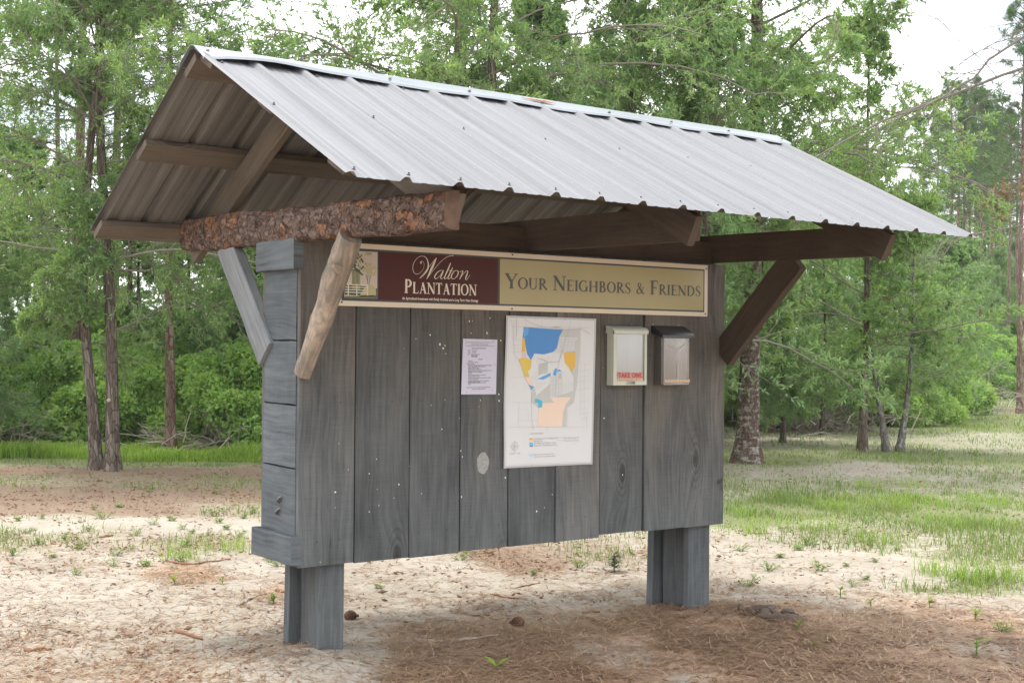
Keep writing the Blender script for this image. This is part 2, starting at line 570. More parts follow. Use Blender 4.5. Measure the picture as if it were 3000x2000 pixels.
def flaky_bark():
    """pine bark: ragged layered plates, rust coloured where flakes have fallen"""
    mt, t, o = new_mat('flaky_pine_bark')
    L = t.links.new
    src = N(t, 'ShaderNodeTexCoord').outputs['Object']

    def warped(amount, sc):
        w = N(t, 'ShaderNodeTexNoise', i_Scale=sc, i_Detail=5.0, i_Roughness=0.65)
        L(src, w.inputs['Vector'])
        v = N(t, 'ShaderNodeVectorMath', operation='MULTIPLY_ADD')
        L(w.outputs['Color'], v.inputs[0])
        v.inputs[1].default_value = (amount,) * 3
        L(src, v.inputs[2])
        m_ = N(t, 'ShaderNodeMapping')
        m_.inputs['Scale'].default_value = (1, 0.55, 1.05)
        L(v.outputs[0], m_.inputs[0])
        return m_.outputs[0]
    va, vb = warped(0.13, 17), warped(0.06, 34)
    e1 = N(t, 'ShaderNodeTexVoronoi', i_Scale=19.0, feature='DISTANCE_TO_EDGE')
    c1 = N(t, 'ShaderNodeTexVoronoi', i_Scale=19.0)
    e2 = N(t, 'ShaderNodeTexVoronoi', i_Scale=55.0, feature='DISTANCE_TO_EDGE')
    c2 = N(t, 'ShaderNodeTexVoronoi', i_Scale=55.0)
    for n_, v_ in ((e1, va), (c1, va), (e2, vb), (c2, vb)):
        L(v_, n_.inputs['Vector'])
    s1, s2 = N(t, 'ShaderNodeSeparateColor'), N(t, 'ShaderNodeSeparateColor')
    L(c1.outputs['Color'], s1.inputs[0])
    L(c2.outputs['Color'], s2.inputs[0])
    fn = N(t, 'ShaderNodeTexNoise', i_Scale=70.0, i_Detail=6.0, i_Roughness=0.7)
    L(src, fn.inputs['Vector'])
    tone = math_n(t, 'ADD', math_n(t, 'MULTIPLY', s2.outputs[0], 0.55), math_n(t, 'MULTIPLY', fn.outputs['Fac'], 0.6))
    grey = ramp(t, tone, [(0.25, (0.07, 0.047, 0.038)), (0.55, (0.12, 0.08, 0.064)), (0.85, (0.20, 0.145, 0.12))])
    rust = ramp(t, tone, [(0.25, (0.15, 0.07, 0.038)), (0.6, (0.25, 0.115, 0.058)), (0.9, (0.34, 0.175, 0.09))])
    sel = math_n(t, 'ADD', math_n(t, 'MULTIPLY', s1.outputs[1], 0.75), math_n(t, 'MULTIPLY', s2.outputs[1], 0.30))
    mr = N(t, 'ShaderNodeMapRange')
    mr.inputs['From Min'].default_value = 0.72
    mr.inputs['From Max'].default_value = 0.80
    L(sel, mr.inputs['Value'])
    c = mixc(t, mr.outputs[0], grey, rust)
    k1, k2 = N(t, 'ShaderNodeMapRange'), N(t, 'ShaderNodeMapRange')
    for k_, e_, w_ in ((k1, e1, 0.055), (k2, e2, 0.045)):
        k_.inputs['From Min'].default_value = w_
        k_.inputs['From Max'].default_value = 0.0
        L(e_.outputs['Distance'], k_.inputs['Value'])
    broken = math_n(t, 'MULTIPLY', math_n(t, 'SUBTRACT', fn.outputs['Fac'], 0.32), 3.0, True)
    c = mixc(t, math_n(t, 'MULTIPLY', math_n(t, 'MULTIPLY', k1.outputs[0], broken), 0.8), c, (0.022, 0.017, 0.015))
    c = mixc(t, math_n(t, 'MULTIPLY', math_n(t, 'MULTIPLY', k2.outputs[0], broken), 0.55), c, (0.03, 0.022, 0.018))
    d = N(t, 'ShaderNodeBsdfPrincipled')
    d.inputs['Roughness'].default_value = 0.85
    d.inputs['Specular IOR Level'].default_value = 0.15
    L(c, d.inputs['Base Color'])
    h = math_n(t, 'ADD', math_n(t, 'ADD', s2.outputs[2], math_n(t, 'MULTIPLY', s1.outputs[2], 1.0)), math_n(t, 'MULTIPLY', fn.outputs['Fac'], 0.5))
    h = math_n(t, 'SUBTRACT', h, math_n(t, 'MULTIPLY', k1.outputs[0], 1.2))
    bp = N(t, 'ShaderNodeBump')
    bp.inputs['Strength'].default_value = 0.8
    bp.inputs['Distance'].default_value = 0.012
    L(h, bp.inputs['Height'])
    L(bp.outputs[0], d.inputs['Normal'])
    L(d.outputs[0], o.inputs[0])
    return mt


M['pinebark'] = flaky_bark()
M['oakbark'] = bark_mat('oak_bark', ((0.10, 0.08, 0.062), (0.15, 0.122, 0.098), (0.22, 0.19, 0.16)), 14.0, (0.45, 1.2, 1), 0.08, 0.7, True, ((0.30, 0.29, 0.27), 2.4, 0.66, (1.2, 2.0, 1)))
M['lichenbark'] = bark_mat('lichen_oak_bark', ((0.10, 0.07, 0.055), (0.145, 0.105, 0.085), (0.19, 0.15, 0.13)), 16.0, (0.8, 1.0, 1), 0.07, 0.7, True, ((0.29, 0.265, 0.235), 6.0, 0.52, (3.0, 0.8, 1)))
M['pinetrunk'] = bark_mat('pine_trunk_bark', ((0.16, 0.10, 0.08), (0.24, 0.165, 0.14), (0.33, 0.24, 0.21)), 11.0, (0.55, 1.1, 1), 0.07, 0.7)
M['greybark'] = bark_mat('grey_sapling_bark', ((0.14, 0.125, 0.11), (0.21, 0.195, 0.175), (0.31, 0.30, 0.28)), 20.0, (0.6, 1.0, 1), 0.05, 0.5)
M['twig'] = plain('twig_bark', (0.22, 0.20, 0.165), 0.9, 0.15, 0, 0.3, 3)
M['deadwood'] = plain('dead_grey_wood', (0.33, 0.29, 0.25), 0.9, 0.15, 0, 0.35, 6)


def leaf_mat(name, a, b, c, trans=0.45, gloss=0.25):
    """leaf colours a..c spread leaf by leaf; lets light through"""
    mt, t, o = new_mat(name)
    L = t.links.new
    geo = N(t, 'ShaderNodeNewGeometry')
    oi = N(t, 'ShaderNodeObjectInfo')
    tco = N(t, 'ShaderNodeTexCoord')
    n = N(t, 'ShaderNodeTexNoise', i_Scale=0.9, i_Detail=3.0)
    L(tco.outputs['Object'], n.inputs['Vector'])
    f = math_n(t, 'ADD', math_n(t, 'MULTIPLY', geo.outputs['Random Per Island'], 0.62), math_n(t, 'MULTIPLY', math_n(t, 'SUBTRACT', n.outputs['Fac'], 0.3), 0.7))
    f = math_n(t, 'ADD', f, math_n(t, 'MULTIPLY', math_n(t, 'SUBTRACT', oi.outputs['Random'], 0.5), 0.22))
    col = ramp(t, f, [(0.05, a), (0.5, b), (0.95, c)])
    d = N(t, 'ShaderNodeBsdfPrincipled')
    d.inputs['Roughness'].default_value = 0.42
    d.inputs['Specular IOR Level'].default_value = gloss
    L(col, d.inputs['Base Color'])
    tr = N(t, 'ShaderNodeBsdfTranslucent')
    L(mixc(t, 1.0, col, (1.25, 1.2, 0.62), 'MULTIPLY'), tr.inputs['Color'])
    ms = N(t, 'ShaderNodeMixShader')
    ms.inputs[0].default_value = trans
    L(d.outputs[0], ms.inputs[1])
    L(tr.outputs[0], ms.inputs[2])
    L(ms.outputs[0], o.inputs[0])
    return mt


M['oakleaf'] = leaf_mat('oak_leaf', (0.15, 0.26, 0.125), (0.25, 0.39, 0.165), (0.38, 0.51, 0.20), 0.52, 0.45)
M['farleaf'] = leaf_mat('wood_leaf', (0.15, 0.26, 0.145), (0.24, 0.38, 0.185), (0.33, 0.47, 0.225), 0.52, 0.45)
M['shrubleaf'] = leaf_mat('shrub_leaf', (0.20, 0.35, 0.11), (0.29, 0.46, 0.15), (0.42, 0.56, 0.20))
M['pineneedle'] = leaf_mat('pine_needle', (0.06, 0.12, 0.06), (0.10, 0.175, 0.075), (0.16, 0.24, 0.09), 0.3)
M['brownleaf'] = leaf_mat('withered_leaf', (0.18, 0.125, 0.07), (0.27, 0.195, 0.12), (0.35, 0.27, 0.175), 0.35)
M['grass'] = leaf_mat('grass_blade', (0.085, 0.15, 0.04), (0.165, 0.25, 0.07), (0.30, 0.31, 0.135), 0.4)
M['lime'] = leaf_mat('lush_grass_blade', (0.17, 0.29, 0.05), (0.25, 0.38, 0.075), (0.37, 0.46, 0.13), 0.45)
M['weed'] = leaf_mat('weed_leaf', (0.10, 0.18, 0.05), (0.18, 0.29, 0.07), (0.33, 0.30, 0.10), 0.4)
M['seedling'] = leaf_mat('seedling_leaf', (0.16, 0.34, 0.03), (0.22, 0.44, 0.04), (0.30, 0.52, 0.06), 0.4)
M['straw'] = leaf_mat('pine_straw', (0.10, 0.055, 0.034), (0.32, 0.20, 0.125), (0.58, 0.43, 0.30), 0.1, 0.2)
M['litter'] = leaf_mat('dead_leaf', (0.13, 0.072, 0.046), (0.25, 0.145, 0.095), (0.42, 0.29, 0.20), 0.15, 0.2)
# ------------------------------------------------------------------ ground
# (photo px, photo py, pine straw, leaf litter, grass): what covers the sand where
COVER = np.array([
 (50,1050,0,0,1),(300,1050,0,0,1),(550,1050,0,0,1),(100,1073,0,.85,.05),(400,1073,0,.85,.05),(570,1075,0,.8,.1),
 (50,1095,0,.5,.5),(300,1100,0,.6,.35),(550,1095,0,.6,.4),(50,1130,0,.9,.1),(300,1130,0,.85,.1),(550,1130,0,.75,.15),
 (50,1170,0,.7,.05),(300,1165,0,.7,.05),(560,1165,0,.45,.3),(100,1195,0,.15,.15),(330,1203,0,.05,.05),(560,1200,0,.2,.1),
 (60,1235,0,.45,.4),(250,1235,0,.4,.25),(450,1235,0,.5,.3),(60,1280,.2,.3,.1),(250,1280,.2,.3,.05),(430,1310,.6,.1,0),(560,1300,.1,.05,0),
 (100,1330,.1,.02,0),(300,1335,.05,.02,0),(500,1330,.12,0,0),(600,1350,.45,.05,0),(100,1395,.12,.04,0),(300,1395,.08,.04,0),(550,1400,.15,.04,0),
 (100,1460,.24,.08,0),(300,1470,.26,.08,0),(500,1460,.2,.05,0),(100,1540,.18,.08,0),(400,1540,.28,.1,0),(600,1545,.3,.05,0),(660,1502,0,0,0),(760,1490,0,0,0),(830,1508,.02,0,0),(770,1540,.05,0,0),(680,1535,.05,0,0),(720,1525,0,0,0),(700,1512,.05,0,0),(800,1520,.1,0,0),(740,1500,0,0,0),
 (1000,1290,.1,.25,0),(1200,1275,.2,.7,0),(1350,1268,.1,.45,.25),(900,1330,.12,.02,0),(1100,1325,.12,.02,0),(1350,1320,.2,.03,.03),
 (900,1370,.22,.02,0),(1150,1370,.3,.03,0),(1400,1360,.28,.02,0),(900,1420,.2,0,0),(1000,1450,.6,.02,0),(1200,1410,.4,.02,0),(1400,1390,.35,0,0),
 (950,1500,.9,0,0),(1200,1450,.92,0,0),(1400,1440,1,0,0),(1500,1420,1,0,0),(1150,1500,.85,0,0),(1050,1545,.85,.05,0),(1350,1540,.85,.05,0),(1385,1493,.25,0,0),
 (1560,1558,.15,0,0),(1500,1540,.7,0,0),(1700,1500,1,0,0),(1650,1400,.85,0,0),
 (1700,1232,0,.3,.15),(1800,1210,0,.35,.45),(2000,1215,0,.35,.5),(1720,1180,0,.1,.85),(1900,1150,0,.05,1),(2200,1170,0,.1,.9),(2330,1150,0,.2,.7),
 (1750,1110,0,.35,.5),(2000,1100,0,.25,.6),(2300,1100,0,.2,.6),(1750,1075,0,.3,.4),(2000,1068,0,.3,.15),(2200,1075,0,.2,.5),
 (1800,1045,0,.1,.8),(2100,1040,0,0,.8),(2300,1045,0,0,.9),(2200,1018,0,0,.55),(2330,1020,0,0,.5),(2000,1010,0,.1,.6),(1800,1000,0,.1,.4),
 (2100,990,0,.1,.6),(2250,997,0,0,.5),(2250,980,0,.1,.9),(2200,965,0,.1,1),(2330,965,0,.2,.8),(2330,940,0,.6,.4),(2250,940,0,.1,1),(2150,940,0,.1,1),(2050,950,0,.1,1),(2250,920,0,.1,1),(2450,1000,0,.1,.8),(2000,975,0,.1,.7),
 (1750,1265,.08,.05,.05),(1900,1265,.02,.05,.05),(2050,1280,0,.02,.02),(2150,1290,0,.02,.02),(2000,1250,0,.15,.45),(2200,1258,0,.15,.55),(2330,1270,0,.1,.5),
 (1750,1310,.2,.05,.02),(1900,1320,.15,.08,.08),(2100,1310,.05,.05,.1),(2200,1330,0,.05,.85),(2330,1330,0,.05,.6),(2340,1362,.05,0,0),
 (1700,1360,.25,.02,0),(1950,1360,.25,.02,.05),(2200,1370,.28,.02,.05),(1800,1395,.6,0,0),(2100,1400,.5,0,.02),(2300,1400,.5,0,0),
 (2300,1440,.8,.05,0),(2000,1440,.95,.05,0),(1800,1440,1,0,0),(2250,1467,.25,0,0),(2150,1490,.6,.05,0),(2000,1520,.85,.05,0),(2300,1520,.7,.1,0),(1800,1550,.7,.05,0),(2100,1555,.7,.1,0),
], float)


def snoise(x, y, s, seed=0.0):
    """cheap smooth 2-D noise on arrays, about -1..1"""
    r = np.random.default_rng(int(seed * 10) + 5)
    out = np.zeros_like(x)
    for k in range(7):
        a = r.uniform(0, 2 * PI)
        f = s * r.uniform(0.5, 1.9)
        out += np.sin((x * math.cos(a) + y * math.sin(a)) * f + r.uniform(0, 6.28) + 1.3 * np.sin((x * math.sin(a) - y * math.cos(a)) * f * 0.7 + k))
    return out / 4.2


def ground_z(x, y):
    x = np.asarray(x, float)
    y = np.asarray(y, float)
    near = np.exp(-((x - 0.05) ** 2 + (y - 0.05) ** 2 * 1.4) / 0.45 ** 2)
    far = np.exp(-((x - 2.75) ** 2 / 1.6 + (y + 0.35) ** 2) / 0.55 ** 2)
    z = -0.045 + 0.095 * near + 0.035 * far - 0.03 * np.clip((x - 0.5) / 3, 0, 1)
    d = np.hypot(x - CAM_P[0], y - CAM_P[1])
    z = z + 0.014 * snoise(x, y, 2.2, 1) + 0.006 * snoise(x, y, 9.0, 2) + 0.05 * snoise(x, y, 0.35, 3) * np.clip((d - 9) / 20, 0, 1)
    return z


def cover(x, y):
    x = np.asarray(x, float)
    y = np.asarray(y, float)
    wx = x + 0.16 * snoise(x, y, 3.1, 4) + 0.05 * snoise(x, y, 11, 5)
    wy = y + 0.16 * snoise(x, y, 3.4, 6) + 0.05 * snoise(x, y, 12, 7)
    px, py, dz = to_px(np.stack([wx, wy, np.full_like(wx, -0.03)], -1))
    far = (dz < 1.5)
    px = np.clip(px, -700, 3100)
    py = np.clip(py, 900, 1620)
    sy = 1.0 / np.clip((py - 790) / 330.0, 0.25, 3)
    wsum = np.zeros_like(px)
    acc = np.zeros(px.shape + (3,))
    for c in COVER:
        d2 = ((px - c[0]) / 110.0) ** 2 + ((py - c[1]) * sy / 16.0) ** 2
        w = 1.0 / (d2 + 0.12) ** 2.2
        wsum += w
        acc += w[..., None] * c[2:5]
    acc /= wsum[..., None]
    acc[far] = (0.5, 0.1, 0.1)
    return acc


gx = np.concatenate([np.linspace(-400, -12, 30), np.linspace(-11, -3, 40), np.arange(-2.9, 14, 0.07), np.linspace(14.2, 40, 110), np.linspace(42, 400, 40)])
gy = np.concatenate([np.linspace(-200, -8, 16), np.linspace(-7, -3.1, 24), np.arange(-3.0, 13, 0.07), np.linspace(13.2, 40, 100), np.linspace(42, 500, 40)])
GX, GY = np.meshgrid(gx, gy)
GZ = ground_z(GX, GY)
CV = cover(GX, GY)
nx_, ny_ = len(gx), len(gy)
ii = np.arange(nx_ * ny_).reshape(ny_, nx_)
GF = np.stack([ii[:-1, :-1], ii[:-1, 1:], ii[1:, 1:], ii[1:, :-1]], -1).reshape(-1, 4)


def ground_mat():
    mt, t, o = new_mat('sandy_ground')
    L = t.links.new
    at_ = N(t, 'ShaderNodeAttribute', attribute_name='cover')
    sp = N(t, 'ShaderNodeSeparateColor')
    L(at_.outputs['Color'], sp.inputs[0])
    tco = N(t, 'ShaderNodeTexCoord')

    def noise_(scale, detail=5.0, rough=0.6, stretch=None):
        n = N(t, 'ShaderNodeTexNoise', i_Scale=scale, i_Detail=detail, i_Roughness=rough)
        if stretch:
            m_ = N(t, 'ShaderNodeMapping')
            m_.inputs['Scale'].default_value = stretch[0]
            m_.inputs['Rotation'].default_value = (0, 0, stretch[1])
            L(tco.outputs['Object'], m_.inputs[0])
            L(m_.outputs[0], n.inputs['Vector'])
        else:
            L(tco.outputs['Object'], n.inputs['Vector'])
        return n.outputs['Fac']
    n1, n2, n3 = noise_(1.6), noise_(14.0, 8.0, 0.7), noise_(70.0, 6.0, 0.7)
    fib = noise_(1.0, 5.0, 0.7, ((160, 14, 1), 0.9))
    fib2 = noise_(1.0, 5.0, 0.7, ((150, 12, 1), 2.2))
    fb = math_n(t, 'MAXIMUM', fib, fib2)
    sand = ramp(t, math_n(t, 'ADD', math_n(t, 'MULTIPLY', n1, 0.5), math_n(t, 'MULTIPLY', n3, 0.5)),
                [(0.3, (0.26, 0.228, 0.186)), (0.5, (0.355, 0.32, 0.268)), (0.7, (0.46, 0.425, 0.365))])
    n4 = noise_(32.0, 9.0, 0.8)
    n5 = noise_(1.0, 8.0, 0.8, ((34, 60, 1), 0.5))
    fleck = ramp(t, math_n(t, 'MAXIMUM', n4, n5), [(0.56, (0, 0, 0)), (0.64, (1, 1, 1))])
    pale = ramp(t, math_n(t, 'MINIMUM', n4, n5), [(0.34, (1, 1, 1)), (0.42, (0, 0, 0))])
    sand = mixc(t, math_n(t, 'MULTIPLY', fleck, 0.6), sand, (0.22, 0.155, 0.115))
    straw = ramp(t, math_n(t, 'ADD', math_n(t, 'MULTIPLY', fb, 0.7), math_n(t, 'MULTIPLY', n3, 0.3)),
                 [(0.36, (0.19, 0.125, 0.082)), (0.55, (0.41, 0.29, 0.20)), (0.72, (0.54, 0.44, 0.335))])
    straw = mixc(t, math_n(t, 'MULTIPLY', pale, 0.75), straw, (0.50, 0.42, 0.34))
    straw = mixc(t, math_n(t, 'MULTIPLY', fleck, 0.55), straw, (0.10, 0.06, 0.04))
    lit = ramp(t, n3, [(0.3, (0.10, 0.07, 0.05)), (0.5, (0.21, 0.15, 0.108)), (0.68, (0.37, 0.285, 0.215))])
    grs = ramp(t, n2, [(0.3, (0.085, 0.115, 0.038)), (0.56, (0.15, 0.18, 0.065)), (0.75, (0.26, 0.22, 0.125))])

    def msk(ch, nn, gain=3.2, bias=0.0):
        v = math_n(t, 'ADD', ch, math_n(t, 'MULTIPLY', math_n(t, 'SUBTRACT', nn, 0.5), 2.3))
        return math_n(t, 'MULTIPLY', math_n(t, 'SUBTRACT', v, 0.30 - bias), gain, True)
    mixn = math_n(t, 'ADD', math_n(t, 'MULTIPLY', n2, 0.4), math_n(t, 'ADD', math_n(t, 'MULTIPLY', fb, 0.3), math_n(t, 'MULTIPLY', n4, 0.3)))
    mixl = math_n(t, 'ADD', math_n(t, 'MULTIPLY', n2, 0.5), math_n(t, 'MULTIPLY', n3, 0.5))
    c = mixc(t, msk(sp.outputs[0], mixn), sand, straw)
    c = mixc(t, msk(sp.outputs[1], mixl), c, lit)
    c = mixc(t, math_n(t, 'MULTIPLY', msk(sp.outputs[2], n2, 2.0), 0.85), c, grs)
    b = N(t, 'ShaderNodeBsdfPrincipled')
    b.inputs['Roughness'].default_value = 0.95
    b.inputs['Specular IOR Level'].default_value = 0.1
    L(c, b.inputs['Base Color'])
    bp = N(t, 'ShaderNodeBump')
    bp.inputs['Strength'].default_value = 0.45
    bp.inputs['Distance'].default_value = 0.012
    L(math_n(t, 'ADD', math_n(t, 'ADD', n2, math_n(t, 'MULTIPLY', n3, 0.4)), math_n(t, 'MULTIPLY', fb, 0.25)), bp.inputs['Height'])
    L(bp.outputs[0], b.inputs['Normal'])
    L(b.outputs[0], o.inputs[0])
    return mt


gme = np_mesh('ground', np.stack([GX, GY, GZ], -1).reshape(-1, 3), GF, [ground_mat()], smooth=True)
ca = gme.color_attributes.new('cover', 'FLOAT_COLOR', 'POINT')
ca.data.foreach_set('color', np.concatenate([CV.reshape(-1, 3), np.ones((nx_ * ny_, 1))], 1).astype(np.float32).ravel())
ground = link('ground', gme)
tag(ground, 'pale sandy ground with patches of pine straw and leaf litter', 'ground', kind='structure')

# ------------------------------------------------------------------ the notice board shelter
kiosk = empty('notice_board', (1.4, 0.2, 0.0), 'weathered grey wooden notice board standing on two posts under a ribbed metal roof', 'notice board')
seams = [0.004, 0.297, 0.597, 0.892, 1.188, 1.496, 1.802, 2.116, 2.437, 2.758]
bots = [0.447, 0.443, 0.439, 0.444, 0.442, 0.440, 0.452, 0.447, 0.441]
step = [0.0, 0.0, 0.001, 0.0, 0.0, 0.0, 0.012, 0.0, 0.014]
mb = MB()
for i in range(9):
    x0, x1 = seams[i] + 0.003, seams[i + 1] - 0.003
    yo = 0.016 + (step[i] - 0.006 if i >= 6 else 0)
    mb.plank(((x0 + x1) / 2, yo, bots[i]), ((x0 + x1) / 2, yo, 1.955), x1 - x0, 0.032, (1, 0, 0), 0.003, 8, 0.0012)
# torn paper and staples left in the planks
rr = random.Random(5)
FL = [(1078, 738), (1125, 730), (1085, 737), (1082, 765), (1118, 765), (1150, 782), (955, 778), (988, 769), (1022, 793), (1018, 800), (1024, 812), (1140, 793), (1010, 790),
      (1022, 918), (1103, 919), (1100, 933), (1145, 905), (1146, 920), (1058, 1035), (1062, 1048), (866, 1123), (870, 1160), (848, 1087), (968, 1133), (940, 1070), (928, 800),
      (800, 1078), (770, 1165), (778, 1018), (1060, 1140), (865, 1054), (905, 1143), (1480, 1210), (1015, 985), (990, 930), (1232, 1173), (1250, 1165), (1268, 1135),
      (1385, 845), (1387, 960), (848, 1175), (916, 1112), (1160, 1096), (735, 1290), (770, 1130), (1430, 1090), (1496, 1087), (1536, 1035), (1055, 960)]
for (px, py) in FL:
    p = at(px, py, 1, -0.0025)
    s = rr.uniform(0.002, 0.0065)
    n = rr.randint(4, 6)
    a0 = rr.uniform(0, 6)
    pts = [(p[0] + s * rr.uniform(.5, 1.3) * math.cos(a0 + 6.283 * k / n), -0.0025 - rr.uniform(0, .002), p[2] + s * rr.uniform(.5, 1.5) * math.sin(a0 + 6.283 * k / n)) for k in range(n)]
    mb.add(pts + [(p[0], -0.006, p[2])], [(k, (k + 1) % n, n) for k in range(n)], None, 1)
# a scraped pale patch
p = at(1109, 1063, 1, -0.0015)
pts = [(p[0] + (0.034 + .006 * rr.random()) * math.cos(a), -0.0015, p[2] + (0.052 + .008 * rr.random()) * math.sin(a)) for a in np.linspace(0, 2 * PI, 22)[:-1]]
mb.add(pts, [tuple(range(21))], None, 3)
for i in range(9):           # nail rows
    for z in (0.56, 1.2, 1.62):
        for f in (0.25, 0.75):
            x = seams[i] + (seams[i + 1] - seams[i]) * f + rr.uniform(-.03, .03)
            mb.add([(x + .004 * math.cos(a), -0.002, z + rr.uniform(-.001, .001) + .004 * math.sin(a)) for a in (0, 1.57, 3.14, 4.71)], [(0, 1, 2, 3)], None, 2)
# a knot broken out of the board's right edge
p = at(1656, 1106, 1, -0.0016)
mb.add([(p[0] + dx, -0.0016, p[2] + dz) for dx, dz in ((-.022, -.004), (-.012, -.012), (.004, -.009), (.016, .010), (.012, .020), (-.006, .012), (-.018, .010))], [tuple(range(7))], None, 2)
mb.add([(p[0] + dx, -0.0016, p[2] + dz) for dx, dz in ((.004, -.05), (.009, -.05), (.012, -.012), (.006, -.012))], [(0, 1, 2, 3)], None, 2)
# drying crack in the last plank by the sign's corner
ck = [at(x, y, 1, -0.0015) for x, y in ((1645, 605), (1640, 640), (1637, 680), (1633, 715), (1642, 742))]
for a, b in zip(ck[:-1], ck[1:]):
    w = 0.0035
    mb.add([a + [-w, 0, 0], a + [w, 0, 0], b + [w, 0, 0], b + [-w, 0, 0]], [(0, 1, 2, 3)], None, 2)
M['scrape'] = plain('scraped_wood', (0.30, 0.30, 0.29), 0.9, 0.1, 0, 0.4, 90)
mb.build('front_panel', [M['board'], M['staple'], M['black_nail'], M['scrape']], kiosk)
mb = MB()
for i in range(9):
    x0, x1 = seams[i] + 0.003, seams[i + 1] - 0.003
    mb.plank(((x0 + x1) / 2, 0.388, bots[i]), ((x0 + x1) / 2, 0.388, 1.955), x1 - x0, 0.032, (1, 0, 0), 0.003, 6)
mb.build('back_panel', M['board'], kiosk)
for xe, nm in ((0.0, 'l'), (2.762, 'r')):
    mb = MB()
    sg = 1 if xe < 1 else -1
    zs = [0.462, 0.585, 0.896, 1.188, 1.486, 1.82]
    for z0, z1, k in zip(zs[:-1], zs[1:], range(5)):
        if k == 0:
            continue
        yb = 0.366 + 0.006 * (4 - k)
        mb.plank((xe + sg * 0.022, 0.034, (z0 + z1) / 2), (xe + sg * 0.022, yb, (z0 + z1) / 2 + 0.002), z1 - z0 - 0.006, 0.036, (0, 0, 1), 0.003, 5)
    mb.build('end_panel', M['end'], kiosk)
    t1 = MB()
    tx = 0.006 if xe < 1 else -0.014
    t1.plank((xe - sg * tx, -0.002 if xe < 1 else .036, 1.884), (xe - sg * tx, 0.40, 1.886), 0.142, 0.05, (0, 0, 1), 0.004, 5, 0.002)
    t1.build('trim_block', M['end'], kiosk)
    t1 = MB()
    t1.plank((xe - sg * tx, -0.004 if xe < 1 else .036, 0.524), (xe - sg * tx, 0.43, 0.520), 0.132, 0.05, (0, 0, 1), 0.005, 5, 0.003)
    t1.build('trim_block', M['end'], kiosk)
# a bent hasp left on the near end panel
mb = MB()
for (py_, pz_) in ((0.175, 0.742), (0.19, 0.685)):
    mb.tube([(-0.002, py_ - .012, pz_ + .016), (-0.012, py_ - .010, pz_ + .010), (-0.014, py_ + .008, pz_ - .004), (-0.002, py_ + .010, pz_ - .014)], [.005] * 4, 6)
    mb.tube([(-0.003, py_, pz_), (-0.010, py_, pz_)], [.009, .009], 8)
mb.build('bolt', M['screw'], kiosk)
# plates on top of the panels
for y in (0.085, 0.315):
    mb = MB()
    mb.plank((0.05, y, 2.025), (2.72, y, 2.02), 0.045, 0.135, (0, 1, 0), 0.004, 8)
    mb.build('top_plate', M['dark'], kiosk)
# posts: a board each side of a recessed core
for (xa, xb, zb_) in ((0.137, 0.270, -0.35), (2.512, 2.682, -0.4)):
    post = MB()
    xm = (xa + xb) / 2
    wdt = xb - xa
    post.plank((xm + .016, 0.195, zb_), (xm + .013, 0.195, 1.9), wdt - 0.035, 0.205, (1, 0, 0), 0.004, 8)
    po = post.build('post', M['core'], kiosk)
    for y, dx in ((0.068, 0.0), (0.325, -0.003)):
        b_ = MB()
        b_.plank((xm + dx * 6, y + (0.045 if y > .2 else 0), zb_), (xm, y, 1.9), wdt, 0.042 if y < .2 else .055, (1, 0, 0), 0.003, 8)
        bo = b_.build('post_board', M['post'])
        bo.parent = po
        bo.matrix_parent_inverse = (Matrix.Translation(Vector(kiosk.location)) @ Matrix.Translation(-Vector(kiosk.location))).inverted()

# roof
RY, RZ = 0.102, 2.765
EY_F, EY_B, EZ = -1.316, 1.500, 2.057
XL, XR = -0.481, 3.279
SL = math.hypot(EY_F - RY, RZ - EZ)


def roof_pt(sgn, s, up, x):
    """s metres down the slope from the ridge, up metres above the sheet"""
    ey = EY_F if sgn < 0 else EY_B
    dy, dz = (ey - RY), (EZ - RZ)
    l = math.hypot(dy, dz)
    dy, dz = dy / l, dz / l
    ny, nz_ = (-dz * (1 if dy > 0 else -1), abs(dy))
    return Vector((x, RY + dy * s + ny * up, RZ + dz * s + nz_ * up))


